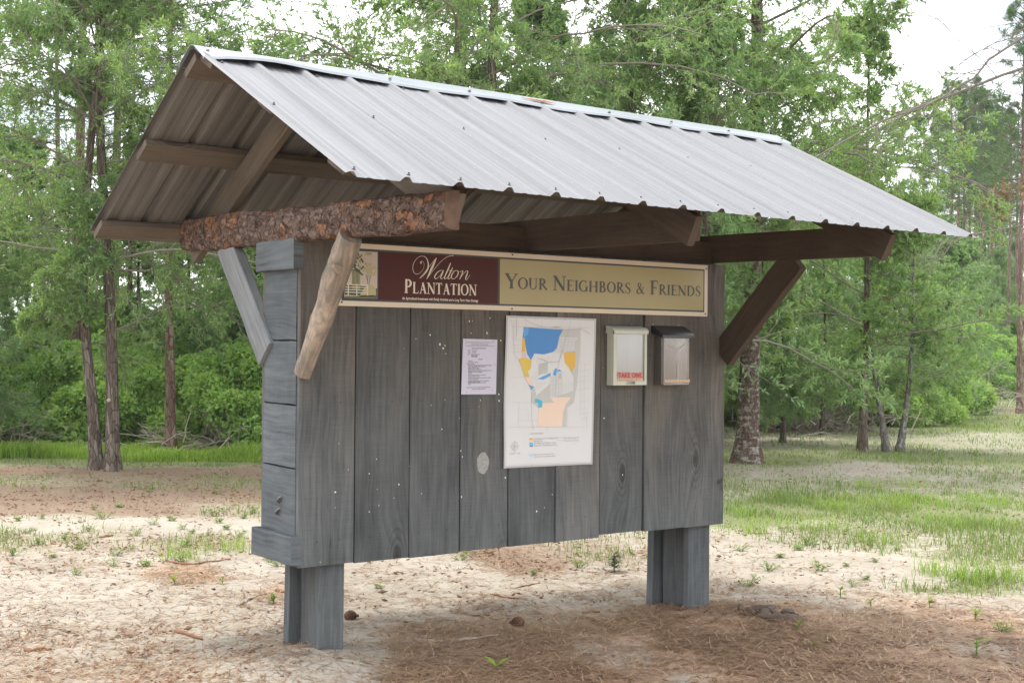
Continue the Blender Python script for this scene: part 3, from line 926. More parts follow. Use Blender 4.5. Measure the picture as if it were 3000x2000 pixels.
RIB = 0.2286
for sgn in (-1, 1):
    prof = []
    nr = 17
    for r in range(nr):
        c = XL + 0.022 + r * RIB
        prof += [(c - 0.027, 0), (c - 0.012, 0.0165), (c - 0.007, 0.019), (c + 0.007, 0.019), (c + 0.012, 0.0165), (c + 0.027, 0)]
        for q in (0.335, 0.665):
            mc = c + RIB * q
            prof += [(mc - 0.013, 0.0), (mc - 0.008, 0.002), (mc + 0.008, 0.002), (mc + 0.013, 0.0)]
    prof = [(x, h) for x, h in prof if XL <= x <= XR]
    prof = [(XL, 0.012)] + prof + [(XR, 0.0)]
    ns = 12
    V, F = [], []
    ln = SL + 0.0
    for j in range(ns + 1):
        for (x, h) in prof:
            s_ = 0.02 + (ln - 0.02) * j / ns
            wob = 0.0006 * math.sin(x * 9 + j * 1.7)
            V.append(roof_pt(sgn, s_, h + wob, x))
    n = len(prof)
    for j in range(ns):
        for i in range(n - 1):
            q = (j * n + i, (j + 1) * n + i, (j + 1) * n + i + 1, j * n + i + 1)
            F.append(q if sgn < 0 else q[::-1])
    mb = MB()
    mb.add(V, F)
    for r in range(0, nr, 1):            # screw heads along the purlins
        for s_ in (0.17, 0.755, 1.50):
            if (r + int(s_ * 3)) % 2 and s_ < 1.4:
                continue
            x = XL + 0.022 + r * RIB + 0.055
            if x > XR - .02:
                continue
            mb.tube([roof_pt(sgn, s_, 0.001, x), roof_pt(sgn, s_, 0.004, x), roof_pt(sgn, s_, 0.0055, x), roof_pt(sgn, s_, 0.010, x)], [0.0065, 0.0065, 0.004, 0.004], 7, 1, True, False)
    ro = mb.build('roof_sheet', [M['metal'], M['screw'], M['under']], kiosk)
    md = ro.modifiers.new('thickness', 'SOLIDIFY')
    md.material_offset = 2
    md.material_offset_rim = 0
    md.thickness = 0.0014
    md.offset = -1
    # purlins flat under the sheet
    for s_, x1 in ((0.085, 3.22), (0.755, 3.23), (1.44 if sgn < 0 else 1.495, 3.22)):
        mb = MB()
        th_ = 0.018 if sgn < 0 and s_ > .2 else 0.036
        xo_ = 0.03 if sgn < 0 else 0.012
        mb.plank(roof_pt(sgn, s_, -0.004 - th_ / 2, XL + xo_ + random.uniform(0, .01)), roof_pt(sgn, s_, -0.004 - th_ / 2, x1), 0.140, th_, roof_pt(sgn, 1, 0, 0) - roof_pt(sgn, 0, 0, 0), 0.003, 8)
        mb.build('purlin', M['rafter'], kiosk)
    for xr, mt in ((0.062, 'rafter'), (1.318, 'dark'), (2.672, 'dark')):
        mb = MB()
        mb.plank(roof_pt(sgn, 0.05 if sgn < 0 else 0.10, -0.115, xr), roof_pt(sgn, 1.525, -0.115, xr), 0.042, 0.142, (1, 0, 0), 0.004, 8)
        mb.build('rafter', M[mt], kiosk)
# ridge flashing, a bent strip lying on the ribs
mb = MB()
V, F = [], []
nseg = 68
cs = [(-0.155, -0.006), (-0.148, 0.004), (-0.135, 0.006), (-0.02, 0.004), (0.0, 0.003), (0.02, 0.004), (0.135, 0.006), (0.155, -0.004)]
for j in range(nseg + 1):
    x = XL - 0.004 + (XR - XL - 0.012) * j / nseg
    for k, (s_, h) in enumerate(cs):
        bow = 0.0
        if k < 3:
            t_ = (x - XL)
            bow = 0.022 * math.exp(-((t_ - 0.32) / 0.20) ** 2) - 0.016 * math.exp(-(t_ / 0.08) ** 2) + 0.004 * math.sin(x * 7.3)
        V.append(roof_pt(-1 if s_ < 0 else 1, abs(s_), 0.0212 + h + bow, x))
n = len(cs)
for j in range(nseg):
    for i in range(n - 1):
        F.append((j * n + i, (j + 1) * n + i, (j + 1) * n + i + 1, j * n + i + 1))
mb.add(V, F, None, 0, False)
for r in range(0, 17, 2):
    x = XL + 0.022 + r * RIB
    mb.tube([roof_pt(-1, 0.125, 0.031, x), roof_pt(-1, 0.125, 0.040, x)], [0.009, 0.006], 7, 1)
for k in range(9):
    x = 1.36 + random.uniform(-0.09, 0.09)
    a = roof_pt(-1, random.uniform(.085, .11), 0.0325, x)
    e = Vector((random.uniform(.02, .05), 0, 0))
    d_ = (roof_pt(-1, 0.10, 0, 0) - roof_pt(-1, 0.085, 0, 0)) * random.uniform(.4, .9)
    mb.add([a - e, a - d_, a + e, a + d_], [(0, 1, 2, 3)], None, 2)
ro = mb.build('ridge_cap', [M['cap'], M['screw'], M['rust']], kiosk)
md = ro.modifiers.new('thickness', 'SOLIDIFY')
md.thickness = 0.0016

# cross beams: a bark covered half log at the near end, sawn timbers elsewhere
def half_log(xc, y0, y1, z0, z1, h0, h1):
    nl, na = 190, 26
    V, F = [], []
    for j in range(nl + 1):
        t = j / nl
        y = y0 + (y1 - y0) * t
        zc = z0 + (z1 - z0) * t
        hh = (h0 + (h1 - h0) * t) / 2 * (1 + 0.05 * math.sin(t * 9 + 1))
        dep = 0.062
        for i in range(na + 1):
            a = PI / 2 + PI * i / na
            cx_, sz_ = math.cos(a), math.sin(a)
            x = xc + math.copysign(abs(cx_) ** 0.35, cx_) * dep
            z = zc + math.copysign(abs(sz_) ** 0.6, sz_) * hh
            x = min(x, xc)
            p = Vector((x * 9, y * 9, z * 13))
            p2 = p + Vector(noise.noise_vector(p * 1.4)) * 0.5
            d, _ = noise.voronoi(p2 * 1.7)
            edge = min(1.0, (d[1] - d[0]) * 3.5)
            disp = 0.005 * edge + 0.013 * noise.noise(p2 * 0.6) + 0.003 * noise.noise(p * 5) + 0.002 * noise.noise(p * 14)
            if t < 0.10:      # front end dressed smoother
                disp *= 0.3
            V.append((x + math.cos(a) * disp, y, z + math.sin(a) * disp))
    n = na + 1
    for j in range(nl):
        for i in range(na):
            F.append((j * n + i, j * n + i + 1, (j + 1) * n + i + 1, (j + 1) * n + i))
    m_ = MB()
    m_.add(V, F, None, 0, True)
    # sawn back and ends
    for j, fl in ((0, False), (nl, True)):
        idx = [j * n + i for i in range(n)]
        pts = [V[k] for k in idx]
        m_.add(pts, [tuple(range(n)) if fl else tuple(range(n))[::-1]], None, 2)
    m_.add([V[0], V[n - 1], V[nl * n + n - 1], V[nl * n]], [(0, 1, 2, 3)], None, 1)
    return m_


lb = half_log(0.030, -1.272, 1.375, 1.975, 2.060, 0.140, 0.172)
lbo = lb.build('log_beam', [M['pinebark'], M['rafter'], plain('rusty_end_grain', (0.09, 0.055, 0.038), .85, .2, 0, .7, 22)], kiosk)
lbo['label'] = 'half log beam still covered in flaky orange brown bark'
for xb in (1.362, 2.716):
    mb = MB()
    mb.plank((xb, -1.175, 2.022), (xb, 1.36, 2.075), 0.045, 0.160, (1, 0, 0), 0.004, 10)
    mb.build('cross_beam', M['dark'], kiosk)
# braces
mb = MB()
path = [Vector((0.022, -0.012, 1.335)), Vector((0.021, -0.118, 1.475)), Vector((0.021, -0.222, 1.61)), Vector((0.016, -0.318, 1.735)), Vector((0.014, -0.392, 1.825)), Vector((0.008, -0.486, 1.935))]
V, F = [], []
pl = []
for i in range(30):
    t = i / 29 * (len(path) - 1)
    k = min(int(t), len(path) - 2)
    pl.append(path[k].lerp(path[k + 1], t - k))
rad = [0.044 + 0.019 * min(1, i / 20) + 0.002 * math.sin(i * .8) for i in range(30)]
mb.tube(pl, rad, 14)
vv = np.array(mb.v)
for q in range(len(mb.v)):
    p = Vector(mb.v[q])
    f = noise.noise(p * 9) * 0.005 + noise.noise(Vector((p.x * 40, p.y * 22, p.z * 22))) * 0.004
    kx = Vector((-0.05, -0.43, 1.80))
    if (p - kx).length < 0.05:
        f += 0.012
    ax = min(pl, key=lambda w: (w - p).length)
    dd = (p - ax)
    if dd.length > 1e-4:
        p = p + dd.normalized() * f
    sx = p.x - ax.x
    if sx > 0.012:
        p.x = ax.x + 0.012 + (sx - 0.012) * 0.5
    mb.v[q] = tuple(p)
mb.tube([(-0.035, -0.44, 1.79), (-0.062, -0.452, 1.80), (-0.070, -0.456, 1.803)], [0.022, 0.016, 0.008], 10)
bro = mb.build('brace', M['peeled'], kiosk)
bro['label'] = 'peeled round log brace with a knot, pale tan'
mb = MB()
mb.plank((0.012, 0.335, 1.42), (0.012, 0.845, 1.985), 0.055, 0.165, (1, 0, 0), 0.005, 8)
mb.build('brace', M['endgrain'], kiosk)
mb = MB()
mb.plank((2.735, -0.0, 1.425), (2.735, -0.545, 1.965), 0.050, 0.165, (1, 0, 0), 0.004, 8)
mb.build('brace', M['dark'], kiosk)
mb = MB()
mb.plank((2.735, 0.41, 1.425), (2.735, 0.93, 1.985), 0.050, 0.160, (1, 0, 0), 0.004, 8)
mb.build('brace', M['dark'], kiosk)
# ------------------------------------------------------------------ lettering drawn as strokes
M['cream'] = plain('cream_paint', (0.62, 0.54, 0.42), 0.5, 0.4, 0, 0.08, 6)
M['darkline'] = plain('dark_green_paint', (0.045, 0.055, 0.055), 0.45)
M['maroon'] = plain('maroon_paint', (0.066, 0.017, 0.014), 0.5, 0.2, 0, 0.12, 5)
M['khaki'] = plain('khaki_paint', (0.36, 0.31, 0.155), 0.4, 0.4, 0, 0.08, 4)
M['letter_cream'] = plain('pale_lettering', (0.66, 0.60, 0.50), 0.5)
M['letter_dark'] = plain('dark_lettering', (0.075, 0.08, 0.075), 0.5)
M['leafgreen'] = plain('emblem_green', (0.05, 0.085, 0.045), 0.5)
M['tanleaf'] = plain('emblem_tan', (0.44, 0.38, 0.21), 0.5)
M['emblem_sky'] = plain('emblem_sky', (0.52, 0.45, 0.37), 0.5, 0.3, 0, 0.1, 5)

TH, TN, SER = 0.185, 0.07, 0.055


def arc_pts(cx, cy, rx, ry, a0, a1, n=18, th=TH, tn=TN):
    out = []
    for i in range(n + 1):
        a = math.radians(a0 + (a1 - a0) * i / n)
        out.append((cx + rx * math.cos(a), cy + ry * math.sin(a), tn + (th - tn) * abs(math.cos(a)) ** 1.5))
    return out


def st(x0, y0, x1, y1, w):
    return [(x0, y0, w), (x1, y1, w)]


def sf(x, y, l=0.30):
    yy = y + SER / 2 if y < .5 else y - SER / 2
    return [(x - l / 2, yy, SER), (x + l / 2, yy, SER)]


GL = {
 'Y': (0.84, [st(.10, .98, .42, .46, TH), st(.76, .98, .44, .46, TN), st(.43, .5, .43, 0, TH), sf(.13, 1, .32), sf(.74, 1, .26), sf(.43, 0)]),
 'O': (0.90, [arc_pts(.44, .5, .36, .485, 0, 360, 36)]),
 'U': (0.88, [st(.17, .98, .17, .34, TH), arc_pts(.435, .34, .265, .325, 180, 360, 18, .12), st(.70, .34, .70, .98, TN), sf(.17, 1), sf(.70, 1, .26)]),
 'R': (0.82, [st(.19, 0, .19, 1, TH), arc_pts(.26, .735, .30, .24, -90, 90), st(.19, .975, .27, .975, TN), st(.19, .495, .27, .495, TN), st(.36, .49, .74, .02, .15), sf(.19, 0), sf(.10, 1, .14), sf(.78, 0, .16)]),
 'N': (0.94, [st(.16, 0, .16, 1, TN), st(.14, .97, .78, .03, TH), st(.79, 0, .79, 1, TN), sf(.16, 0, .28), sf(.79, 1, .28), sf(.08, 1, .16)]),
 'E': (0.72, [st(.19, 0, .19, 1, TH), st(.19, .975, .60, .975, TN), st(.19, .51, .50, .51, TN), st(.19, .025, .64, .025, TN), sf(.10, 1, .14), sf(.10, 0, .14), st(.60, 1, .60, .80, .045), st(.64, 0, .655, .22, .045), st(.50, .42, .50, .60, .045)]),
 'I': (0.40, [st(.2, 0, .2, 1, TH), sf(.2, 0), sf(.2, 1)]),
 'G': (0.90, [arc_pts(.44, .5, .36, .485, 48, 322, 28), st(.73, .03, .73, .42, TH), sf(.73, .46, .28), st(.71, 1, .69, .76, .04)]),
 'H': (0.96, [st(.19, 0, .19, 1, TH), st(.77, 0, .77, 1, TH), st(.19, .5, .77, .5, TN), sf(.19, 0), sf(.19, 1), sf(.77, 0), sf(.77, 1)]),
 'B': (0.78, [st(.19, 0, .19, 1, TH), arc_pts(.30, .745, .24, .23, -90, 90), arc_pts(.32, .265, .29, .24, -90, 90), st(.1, .975, .31, .975, TN), st(.19, .51, .33, .51, TN), st(.1, .025, .33, .025, TN)]),
 'S': (0.64, [[(.52, .74, .05), (.50, .86, .05), (.42, .95, .06), (.31, .975, .06), (.20, .93, .09), (.13, .82, .13), (.15, .70, .15), (.26, .58, .16), (.40, .47, .165), (.51, .36, .15), (.53, .22, .13), (.47, .09, .09), (.36, .025, .06), (.24, .03, .05), (.14, .12, .05), (.10, .27, .05)], st(.52, .98, .52, .72, .04), st(.10, .02, .10, .28, .04)]),
 '&': (0.90, [[(.74, .56, .05), (.66, .56, .05), (.66, .40, .05), (.56, .18, .05), (.42, .05, .07), (.27, .02, .10), (.14, .11, .14), (.12, .25, .14), (.20, .40, .09), (.36, .54, .06), (.48, .70, .07), (.48, .86, .10), (.40, .96, .06), (.29, .95, .08), (.23, .84, .12), (.26, .70, .13), (.42, .44, .15), (.60, .17, .15), (.74, .04, .09), (.86, .06, .05)], st(.58, .57, .82, .57, .045)]),
 'F': (0.68, [st(.19, 0, .19, 1, TH), st(.19, .975, .60, .975, TN), st(.19, .50, .50, .50, TN), sf(.10, 1, .14), sf(.19, 0), st(.60, 1, .60, .78, .045), st(.50, .41, .50, .59, .045)]),
 'D': (0.90, [st(.19, 0, .19, 1, TH), arc_pts(.34, .5, .44, .475, -90, 90, 20), st(.1, .975, .35, .975, TN), st(.1, .025, .35, .025, TN)]),
 'P': (0.72, [st(.19, 0, .19, 1, TH), arc_pts(.28, .715, .31, .26, -90, 90), st(.1, .975, .29, .975, TN), st(.19, .455, .29, .455, TN), sf(.19, 0)]),
 'L': (0.70, [st(.19, 0, .19, 1, TH), st(.19, .025, .62, .025, TN), sf(.19, 1), sf(.10, 0, .14), st(.62, 0, .64, .24, .045)]),
 'A': (0.86, [st(.42, .98, .16, 0, TN), st(.41, .98, .70, 0, TH), st(.24, .34, .60, .34, TN), sf(.15, 0, .24), sf(.71, 0, .28)]),
 'T': (0.76, [st(.38, 0, .38, 1, TH), st(.05, .975, .71, .975, TN), sf(.38, 0), st(.06, 1, .045, .78, .045), st(.70, 1, .715, .78, .045)]),
}


def ribbon(mb, pts, mi, y, to):
    """pts (a, b, width) in letter space; to maps (a, b) to a point on the panel at depth y"""
    n = len(pts)
    Lf, Rt = [], []
    for i in range(n):
        a, b, w = pts[i]
        p0, p1 = pts[max(i - 1, 0)], pts[min(i + 1, n - 1)]
        dx, dy = p1[0] - p0[0], p1[1] - p0[1]
        l = math.hypot(dx, dy) or 1
        nx, ny = -dy / l * w / 2, dx / l * w / 2
        Lf.append(to(a + nx, b + ny, y))
        Rt.append(to(a - nx, b - ny, y))
    mb.add(Lf + Rt, [(i, n + i, n + i + 1, i + 1) for i in range(n - 1)], None, mi)


def spline(pts, k=6):
    """Catmull-Rom through (x, y, w)"""
    P = [pts[0]] + list(pts) + [pts[-1]]
    out = []
    for i in range(1, len(P) - 2):
        for j in range(k):
            t = j / k
            q = []
            for c in range(3):
                a, b, d, e = P[i - 1][c], P[i][c], P[i + 1][c], P[i + 2][c]
                q.append(.5 * ((2 * b) + (-a + d) * t + (2 * a - 5 * b + 4 * d - e) * t * t + (-a + 3 * b - 3 * d + e) * t ** 3))
            q[2] = max(q[2], .2 * pts[0][2])
            out.append(tuple(q))
    out.append(tuple(pts[-1]))
    return out


def caps(mb, text, x0, x1, z0, hbig, hsmall, y, mi, squeeze=None):
    """large and small capitals set between x0 and x1"""
    adv = 0
    lay = []
    first = True
    for ch in text:
        if ch == ' ':
            adv += 0.36 * hbig
            first = True
            continue
        h = hbig if first else hsmall
        if ch == '&':
            h = hsmall * 1.05
        lay.append((ch, adv, h))
        adv += (GL[ch][0] + .03) * h
        first = False
    k = (x1 - x0) / adv
    q = 0
    for ch, a, h in lay:
        for s_ in GL[ch][1]:
            pts = spline(s_, 3) if ch in 'S&' and len(s_) > 4 else s_
            q += 1
            ribbon(mb, pts, mi, y - 0.00004 * (q % 6), lambda u, v, yy: (x0 + (a + u * h) * k, yy, z0 + v * h))


def text_mesh(mb, s, x0, z0, size, y, mi, xw=None, shear=0.0, bold=0.0):
    """built-in font outlines laid flat on a panel, x to the right and z up"""
    cu = bpy.data.curves.new('lettering', 'FONT')
    cu.body = s
    cu.size = size
    cu.shear = shear
    cu.offset = bold
    cu.resolution_u = 2
    ob = bpy.data.objects.new('lettering', cu)
    COL.objects.link(ob)
    dg = bpy.context.evaluated_depsgraph_get()
    dg.update()
    ev = ob.evaluated_get(dg)
    me = ev.to_mesh()
    vs = [tuple(v.co) for v in me.vertices]
    fs = [tuple(p.vertices) for p in me.polygons]
    ev.to_mesh_clear()
    bpy.data.objects.remove(ob)
    bpy.data.curves.remove(cu)
    if not vs:
        return
    mxx = max(v[0] for v in vs)
    k = xw / mxx if xw else 1
    mb.add([(x0 + v[0] * k, y, z0 + v[1]) for v in vs], fs, None, mi)


def rect(mb, x0, z0, x1, z1, y, mi):
    mb.add([(x0, y, z0), (x1, y, z0), (x1, y, z1), (x0, y, z1)], [(0, 1, 2, 3)], None, mi)


def poly(mb, pts, y, mi):
    mb.add([(p[0], y, p[1]) for p in pts], [tuple(range(len(pts)))], None, mi)


def bp(px, py, y):
    p = at(px, py, 1, y)
    return (p[0], p[2])


def dline(mb, pts, w, y, mi):
    ribbon(mb, [(a, b, w) for a, b in pts], mi, y, lambda u, v, yy: (u, yy, v))


# ------------------------------------------------------------------ the long sign
SX0, SX1, SZ0, SZ1 = 0.178, 2.585, 1.650, 1.945
sign = empty('sign_panel', (1.38, -0.01, 1.65), 'long cream framed sign with a maroon half and a khaki half, under the roof', 'sign')
mb = MB()
mb.box((SX0, -0.018, SZ0), (SX1, -0.002, SZ1), 0)
mb.build('frame', [M['cream']], sign)
mb = MB()
YF = -0.0185
rect(mb, 0.208, SZ0 + 0.024, 2.560, SZ1 - 0.024, YF, 0)
rect(mb, 1.112, SZ0 + 0.033, 2.551, SZ1 - 0.033, YF - .0006, 2)
rect(mb, 0.217, SZ0 + 0.033, 1.100, SZ1 - 0.033, YF - .0006, 1)
rect(mb, 0.222, SZ0 + 0.036, 0.404, SZ1 - 0.033, YF - .0008, 3)
rect(mb, 0.222, SZ0 + 0.039, 0.398, SZ1 - 0.036, YF - .0011, 4)
mb.build('face', [M['darkline'], M['maroon'], M['khaki'], M['darkline'], M['emblem_sky']], sign)
# emblem: barn, trees and a rail fence
mb = MB()
Ye = YF - .0014
poly(mb, [(0.223, 1.690), (0.397, 1.690), (0.397, 1.738), (0.37, 1.730), (0.34, 1.744), (0.223, 1.752)], Ye, 0)
poly(mb, [(0.30, 1.696), (0.392, 1.698), (0.390, 1.735), (0.375, 1.752), (0.35, 1.756), (0.33, 1.738)], Ye - .0002, 1)
poly(mb, [(0.223, 1.694), (0.396, 1.699), (0.38, 1.704), (0.30, 1.700), (0.223, 1.702)], Ye - .0002, 1)
rect(mb, 0.262, 1.745, 0.305, 1.822, Ye - .0002, 0)
poly(mb, [(0.252, 1.842), (0.262, 1.845), (0.322, 1.800), (0.316, 1.793)], Ye - .0004, 0)
for k in range(6):
    rect(mb, 0.265 + k * .007, 1.725, 0.268 + k * .007, 1.82 - k * .003, Ye - .0005, 1)
for z in (1.712, 1.724, 1.736, 1.748):
    rect(mb, 0.226, z, 0.345, z + .004, Ye - .0006, 2)
for x in (0.240, 0.285, 0.343):
    rect(mb, x, 1.700, x + .005, 1.755, Ye - .0008, 2)
for (x0, z0, x1, z1) in ((.345, 1.755, .347, 1.80), (.352, 1.755, .362, 1.80), (.345, 1.77, .335, 1.80)):
    dline(mb, [(x0, z0), (x1, z1)], .0025, Ye - .0003, 0)
r2 = random.Random(3)
for k in range(120):
    a, d = r2.uniform(0, 6.28), r2.uniform(0, 1) ** .6
    if k % 2:
        x, z, mi = 0.355 + .036 * d * math.cos(a), 1.822 + .030 * d * math.sin(a), 1
    else:
        x, z, mi = 0.292 + .046 * d * math.cos(a), 1.862 + .040 * d * math.sin(a), 0 if r2.random() < .6 else 1
    if x > .394 or z > 1.905:
        continue
    s_ = r2.uniform(.003, .007)
    poly(mb, [(x + s_ * math.cos(b) * r2.uniform(.6, 1.2), z + s_ * math.sin(b) * r2.uniform(.6, 1.2)) for b in (0, 1.2, 2.5, 3.9, 5.1)], Ye - .0009 - .00001 * k, mi)
text_mesh(mb, '2004', 0.330, 1.893, 0.018, Ye - .0006, 0)
mb.build('emblem', [M['leafgreen'], M['tanleaf'], M['letter_cream']], sign)
# script word
mb = MB()


def zp(x, y):
    return bp((1000 + x / 4.704) / 1.27551, (700 + y / 4.704) / 1.27551, -0.02)


WALTON = [
 [(1100, 335, 9), (1090, 322, 9), (1112, 306, 5), (1138, 330, 3), (1140, 380, 3), (1112, 440, 3.5), (1050, 484, 4.5), (1002, 462, 5.5), (985, 400, 6.5), (1000, 330, 6), (1050, 260, 5), (1112, 236, 5), (1165, 256, 8), (1195, 320, 15), (1197, 390, 19), (1170, 450, 16), (1120, 510, 9), (1078, 546, 5)],
 [(1078, 546, 4), (1150, 455, 4), (1240, 345, 5), (1312, 258, 6)],
 [(1312, 258, 7), (1280, 330, 24), (1235, 430, 27), (1178, 550, 7)],
 [(1178, 550, 5), (1250, 455, 5), (1350, 335, 5), (1430, 265, 5), (1490, 236, 6), (1547, 229, 10)],
 [(1398, 440, 5), (1378, 430, 5), (1330, 455, 10), (1292, 505, 15), (1288, 540, 10), (1315, 545, 6), (1360, 505, 5), (1400, 440, 6)],
 [(1410, 432, 10), (1385, 490, 16), (1368, 535, 11), (1385, 547, 6), (1420, 520, 4), (1465, 450, 4)],
 [(1506, 332, 12), (1470, 420, 18), (1422, 530, 13), (1436, 548, 7), (1470, 520, 4)],
 [(1535, 390, 8), (1505, 455, 15), (1470, 535, 13), (1484, 550, 7), (1518, 525, 4)],
 [(1482, 436, 5), (1545, 436, 5)],
 [(1600, 438, 6), (1570, 436, 6), (1535, 470, 12), (1515, 520, 15), (1530, 548, 8), (1560, 545, 6), (1595, 510, 11), (1612, 465, 13), (1602, 438, 6), (1625, 452, 3), (1650, 448, 3)],
 [(1640, 455, 4), (1672, 438, 8), (1668, 470, 14), (1630, 556, 10)],
 [(1640, 535, 4), (1690, 470, 5), (1728, 440, 7), (1742, 455, 13), (1722, 510, 16), (1712, 545, 12), (1726, 560, 6), (1775, 492, 3)],
]
u0 = zp(1400, 400)
u1 = zp(1500, 400)
kw = (u1[0] - u0[0]) / 100
for q, s_ in enumerate(WALTON):
    pts = []
    for (a, b, w) in spline(s_, 6):
        x, z = zp(a, b)
        pts.append((x, z, w * kw * 0.95))
    ribbon(mb, pts, 0, YF - .0012 - .00006 * q, lambda u, v, yy: (u, yy, v))
c0 = zp(1100, 330)
poly(mb, [(c0[0] + .004 * math.cos(a), c0[1] + .004 * math.sin(a)) for a in np.linspace(0, 6.28, 11)[:-1]], YF - .0011, 0)
mb.build('lettering', [M['letter_cream']], sign)
mb = MB()
pa, pb = zp(866, 742), zp(1870, 781)
ph, ps = zp(866, 552)[1] - pa[1], zp(1300, 612)[1] - zp(1300, 765)[1]
caps(mb, 'PLANTATION', pa[0], pb[0], (pa[1] + pb[1]) / 2, ph, ps, YF - .0012, 0)
mb.build('lettering', [M['letter_cream']], sign)
mb = MB()
ta, tb = zp(838, 830), zp(1890, 868)
text_mesh(mb, 'An Agricultural Investment with Family Activities and a Long Term Value Strategy', ta[0], (ta[1] + tb[1]) / 2, 0.0175, YF - .0012, 0, tb[0] - ta[0], 0.25, 0.0004)

mb.build('lettering', [M['letter_cream']], sign)
mb = MB()


def z2(x, y):
    return bp((950 + x / 1.96) / 1.27551, (650 + y / 1.96) / 1.27551, -0.02)


na, nb = z2(1038, 383), z2(2164, 426)
nh, ns_ = z2(1070, 298)[1] - na[1], z2(2060, 363)[1] - z2(2060, 422)[1]
caps(mb, 'YOUR NEIGHBORS & FRIENDS', na[0], nb[0], (na[1] + nb[1]) / 2, nh, ns_, YF - .0012, 1)
mb.build('lettering', [M['letter_cream'], M['letter_dark']], sign)
for (x, z) in ((0.205, 1.925), (0.21, 1.667), (1.19, 1.936), (1.19, 1.660), (2.572, 1.925), (2.568, 1.665)):
    mb = MB()
    mb.tube([(x, -0.0175, z), (x, -0.0205, z), (x, -0.0212, z)], [0.0045, 0.0045, 0.002], 8)
    mb.build('screw', M['black_nail'], sign)

# ------------------------------------------------------------------ map poster
M['paper'] = plain('map_paper', (0.60, 0.605, 0.605), 0.35, 0.5, 0, 0.03, 4)
M['laminate'] = plain('laminate_edge', (0.42, 0.42, 0.42), 0.25, 0.5)
M['ink'] = plain('grey_ink', (0.36, 0.36, 0.36), 0.5)
M['inkdark'] = plain('dark_ink', (0.16, 0.16, 0.165), 0.5)
for nm, c in (('blue', (0.055, 0.22, 0.52)), ('lightblue', (0.10, 0.32, 0.62)), ('cyan', (0.05, 0.42, 0.62)), ('palecyan', (0.30, 0.62, 0.80)), ('ochre', (0.66, 0.40, 0.06)), ('yellow', (0.62, 0.46, 0.07)),
              ('peach', (0.73, 0.57, 0.45)), ('mapgrey', (0.47, 0.48, 0.45)), ('pink', (0.58, 0.47, 0.50))):
    M[nm] = plain('map_' + nm, c, 0.4, 0.4, 0, 0.05, 6)


def zm(x, y):
    k = 1725 / 550.0
    return bp((1300 + x / k) / 1.27551, (900 + y / k) / 1.27551, -0.006)


YM = -0.006
mp_o = MB()
mats = ['paper', 'laminate', 'ink', 'inkdark', 'blue', 'lightblue', 'cyan', 'palecyan', 'ochre', 'yellow', 'peach', 'mapgrey', 'pink']
MI = {k: i for i, k in enumerate(mats)}
c4 = [zm(566, 75), zm(1395, 105), zm(1362, 1440), zm(540, 1478)]


def grid_sheet(mb, c4, y, mi, n=10, inset=0.0):
    def pt(u, v):
        u = inset + u * (1 - 2 * inset)
        v = inset * .75 + v * (1 - 1.5 * inset)
        a = [c4[0][k] + (c4[1][k] - c4[0][k]) * u for k in (0, 1)]
        b = [c4[3][k] + (c4[2][k] - c4[3][k]) * u for k in (0, 1)]
        return (a[0] + (b[0] - a[0]) * v, y, a[1] + (b[1] - a[1]) * v)
    V = [pt(i / n, j / n) for j in range(n + 1) for i in range(n + 1)]
    mb.add(V, [(j * (n + 1) + i, (j + 1) * (n + 1) + i, (j + 1) * (n + 1) + i + 1, j * (n + 1) + i + 1) for j in range(n) for i in range(n)], None, mi, True)


grid_sheet(mp_o, c4, YM, MI['laminate'])
grid_sheet(mp_o, c4, YM - .0006, MI['paper'], 10, 0.017)


def region(pts, mat, lay):
    poly(mp_o, [zm(*p) for p in pts], YM - .0010 - .00025 * lay, MI[mat])


region([(1090, 205), (1255, 195), (1250, 400), (1225, 700), (1195, 870), (1130, 930), (1125, 1095), (1085, 1095), (800, 870), (810, 750), (1000, 480), (1060, 270)], 'mapgrey', 0)
region([(735, 182), (1095, 205), (1060, 270), (1040, 370), (1005, 410), (930, 430), (860, 440), (830, 430), (800, 485), (765, 430), (750, 350), (722, 280)], 'blue', 1)
region([(728, 185), (780, 190), (775, 250), (735, 278)], 'lightblue', 2)
region([(720, 282), (742, 284), (748, 350), (752, 410), (716, 408)], 'ochre', 2)
region([(714, 410), (752, 412), (765, 465), (712, 468)], 'pink', 2)
region([(688, 470), (765, 465), (805, 490), (800, 560), (770, 590), (785, 640), (740, 640), (715, 540), (690, 490)], 'yellow', 2)
region([(740, 640), (785, 642), (825, 720), (805, 725), (770, 690)], 'peach', 2)
region([(775, 710), (830, 728), (805, 762)], 'lightblue', 3)
region([(1100, 418), (1210, 408), (1205, 540), (1168, 600), (1150, 550), (1110, 510)], 'ochre', 2)
W_ = 'paper'
region([(1070, 275), (1232, 278), (1205, 320), (1205, 400), (1100, 415), (1110, 510), (1150, 560), (1190, 640), (1190, 765), (1020, 825), (972, 825), (975, 700), (1000, 480)], W_, 1)
region([(830, 425), (1000, 440), (1005, 700), (975, 700), (850, 810), (830, 730), (770, 590), (800, 560), (805, 490)], W_, 1.5)
region([(868, 520), (955, 500), (955, 600), (868, 625)], 'mapgrey', 3)
region([(1055, 600), (1082, 600), (1080, 655), (1055, 655)], 'mapgrey', 3)
region([(855, 660), (980, 600), (978, 630), (915, 662)], 'lightblue', 4)
region([(1005, 600), (1020, 562), (1040, 562), (1030, 628), (1005, 626)], 'lightblue', 4)
region([(1040, 580), (1060, 570), (1085, 588), (1045, 590)], 'lightblue', 4)
region([(838, 838), (870, 842), (905, 862), (902, 915), (868, 925), (868, 876), (838, 872)], 'cyan', 4)
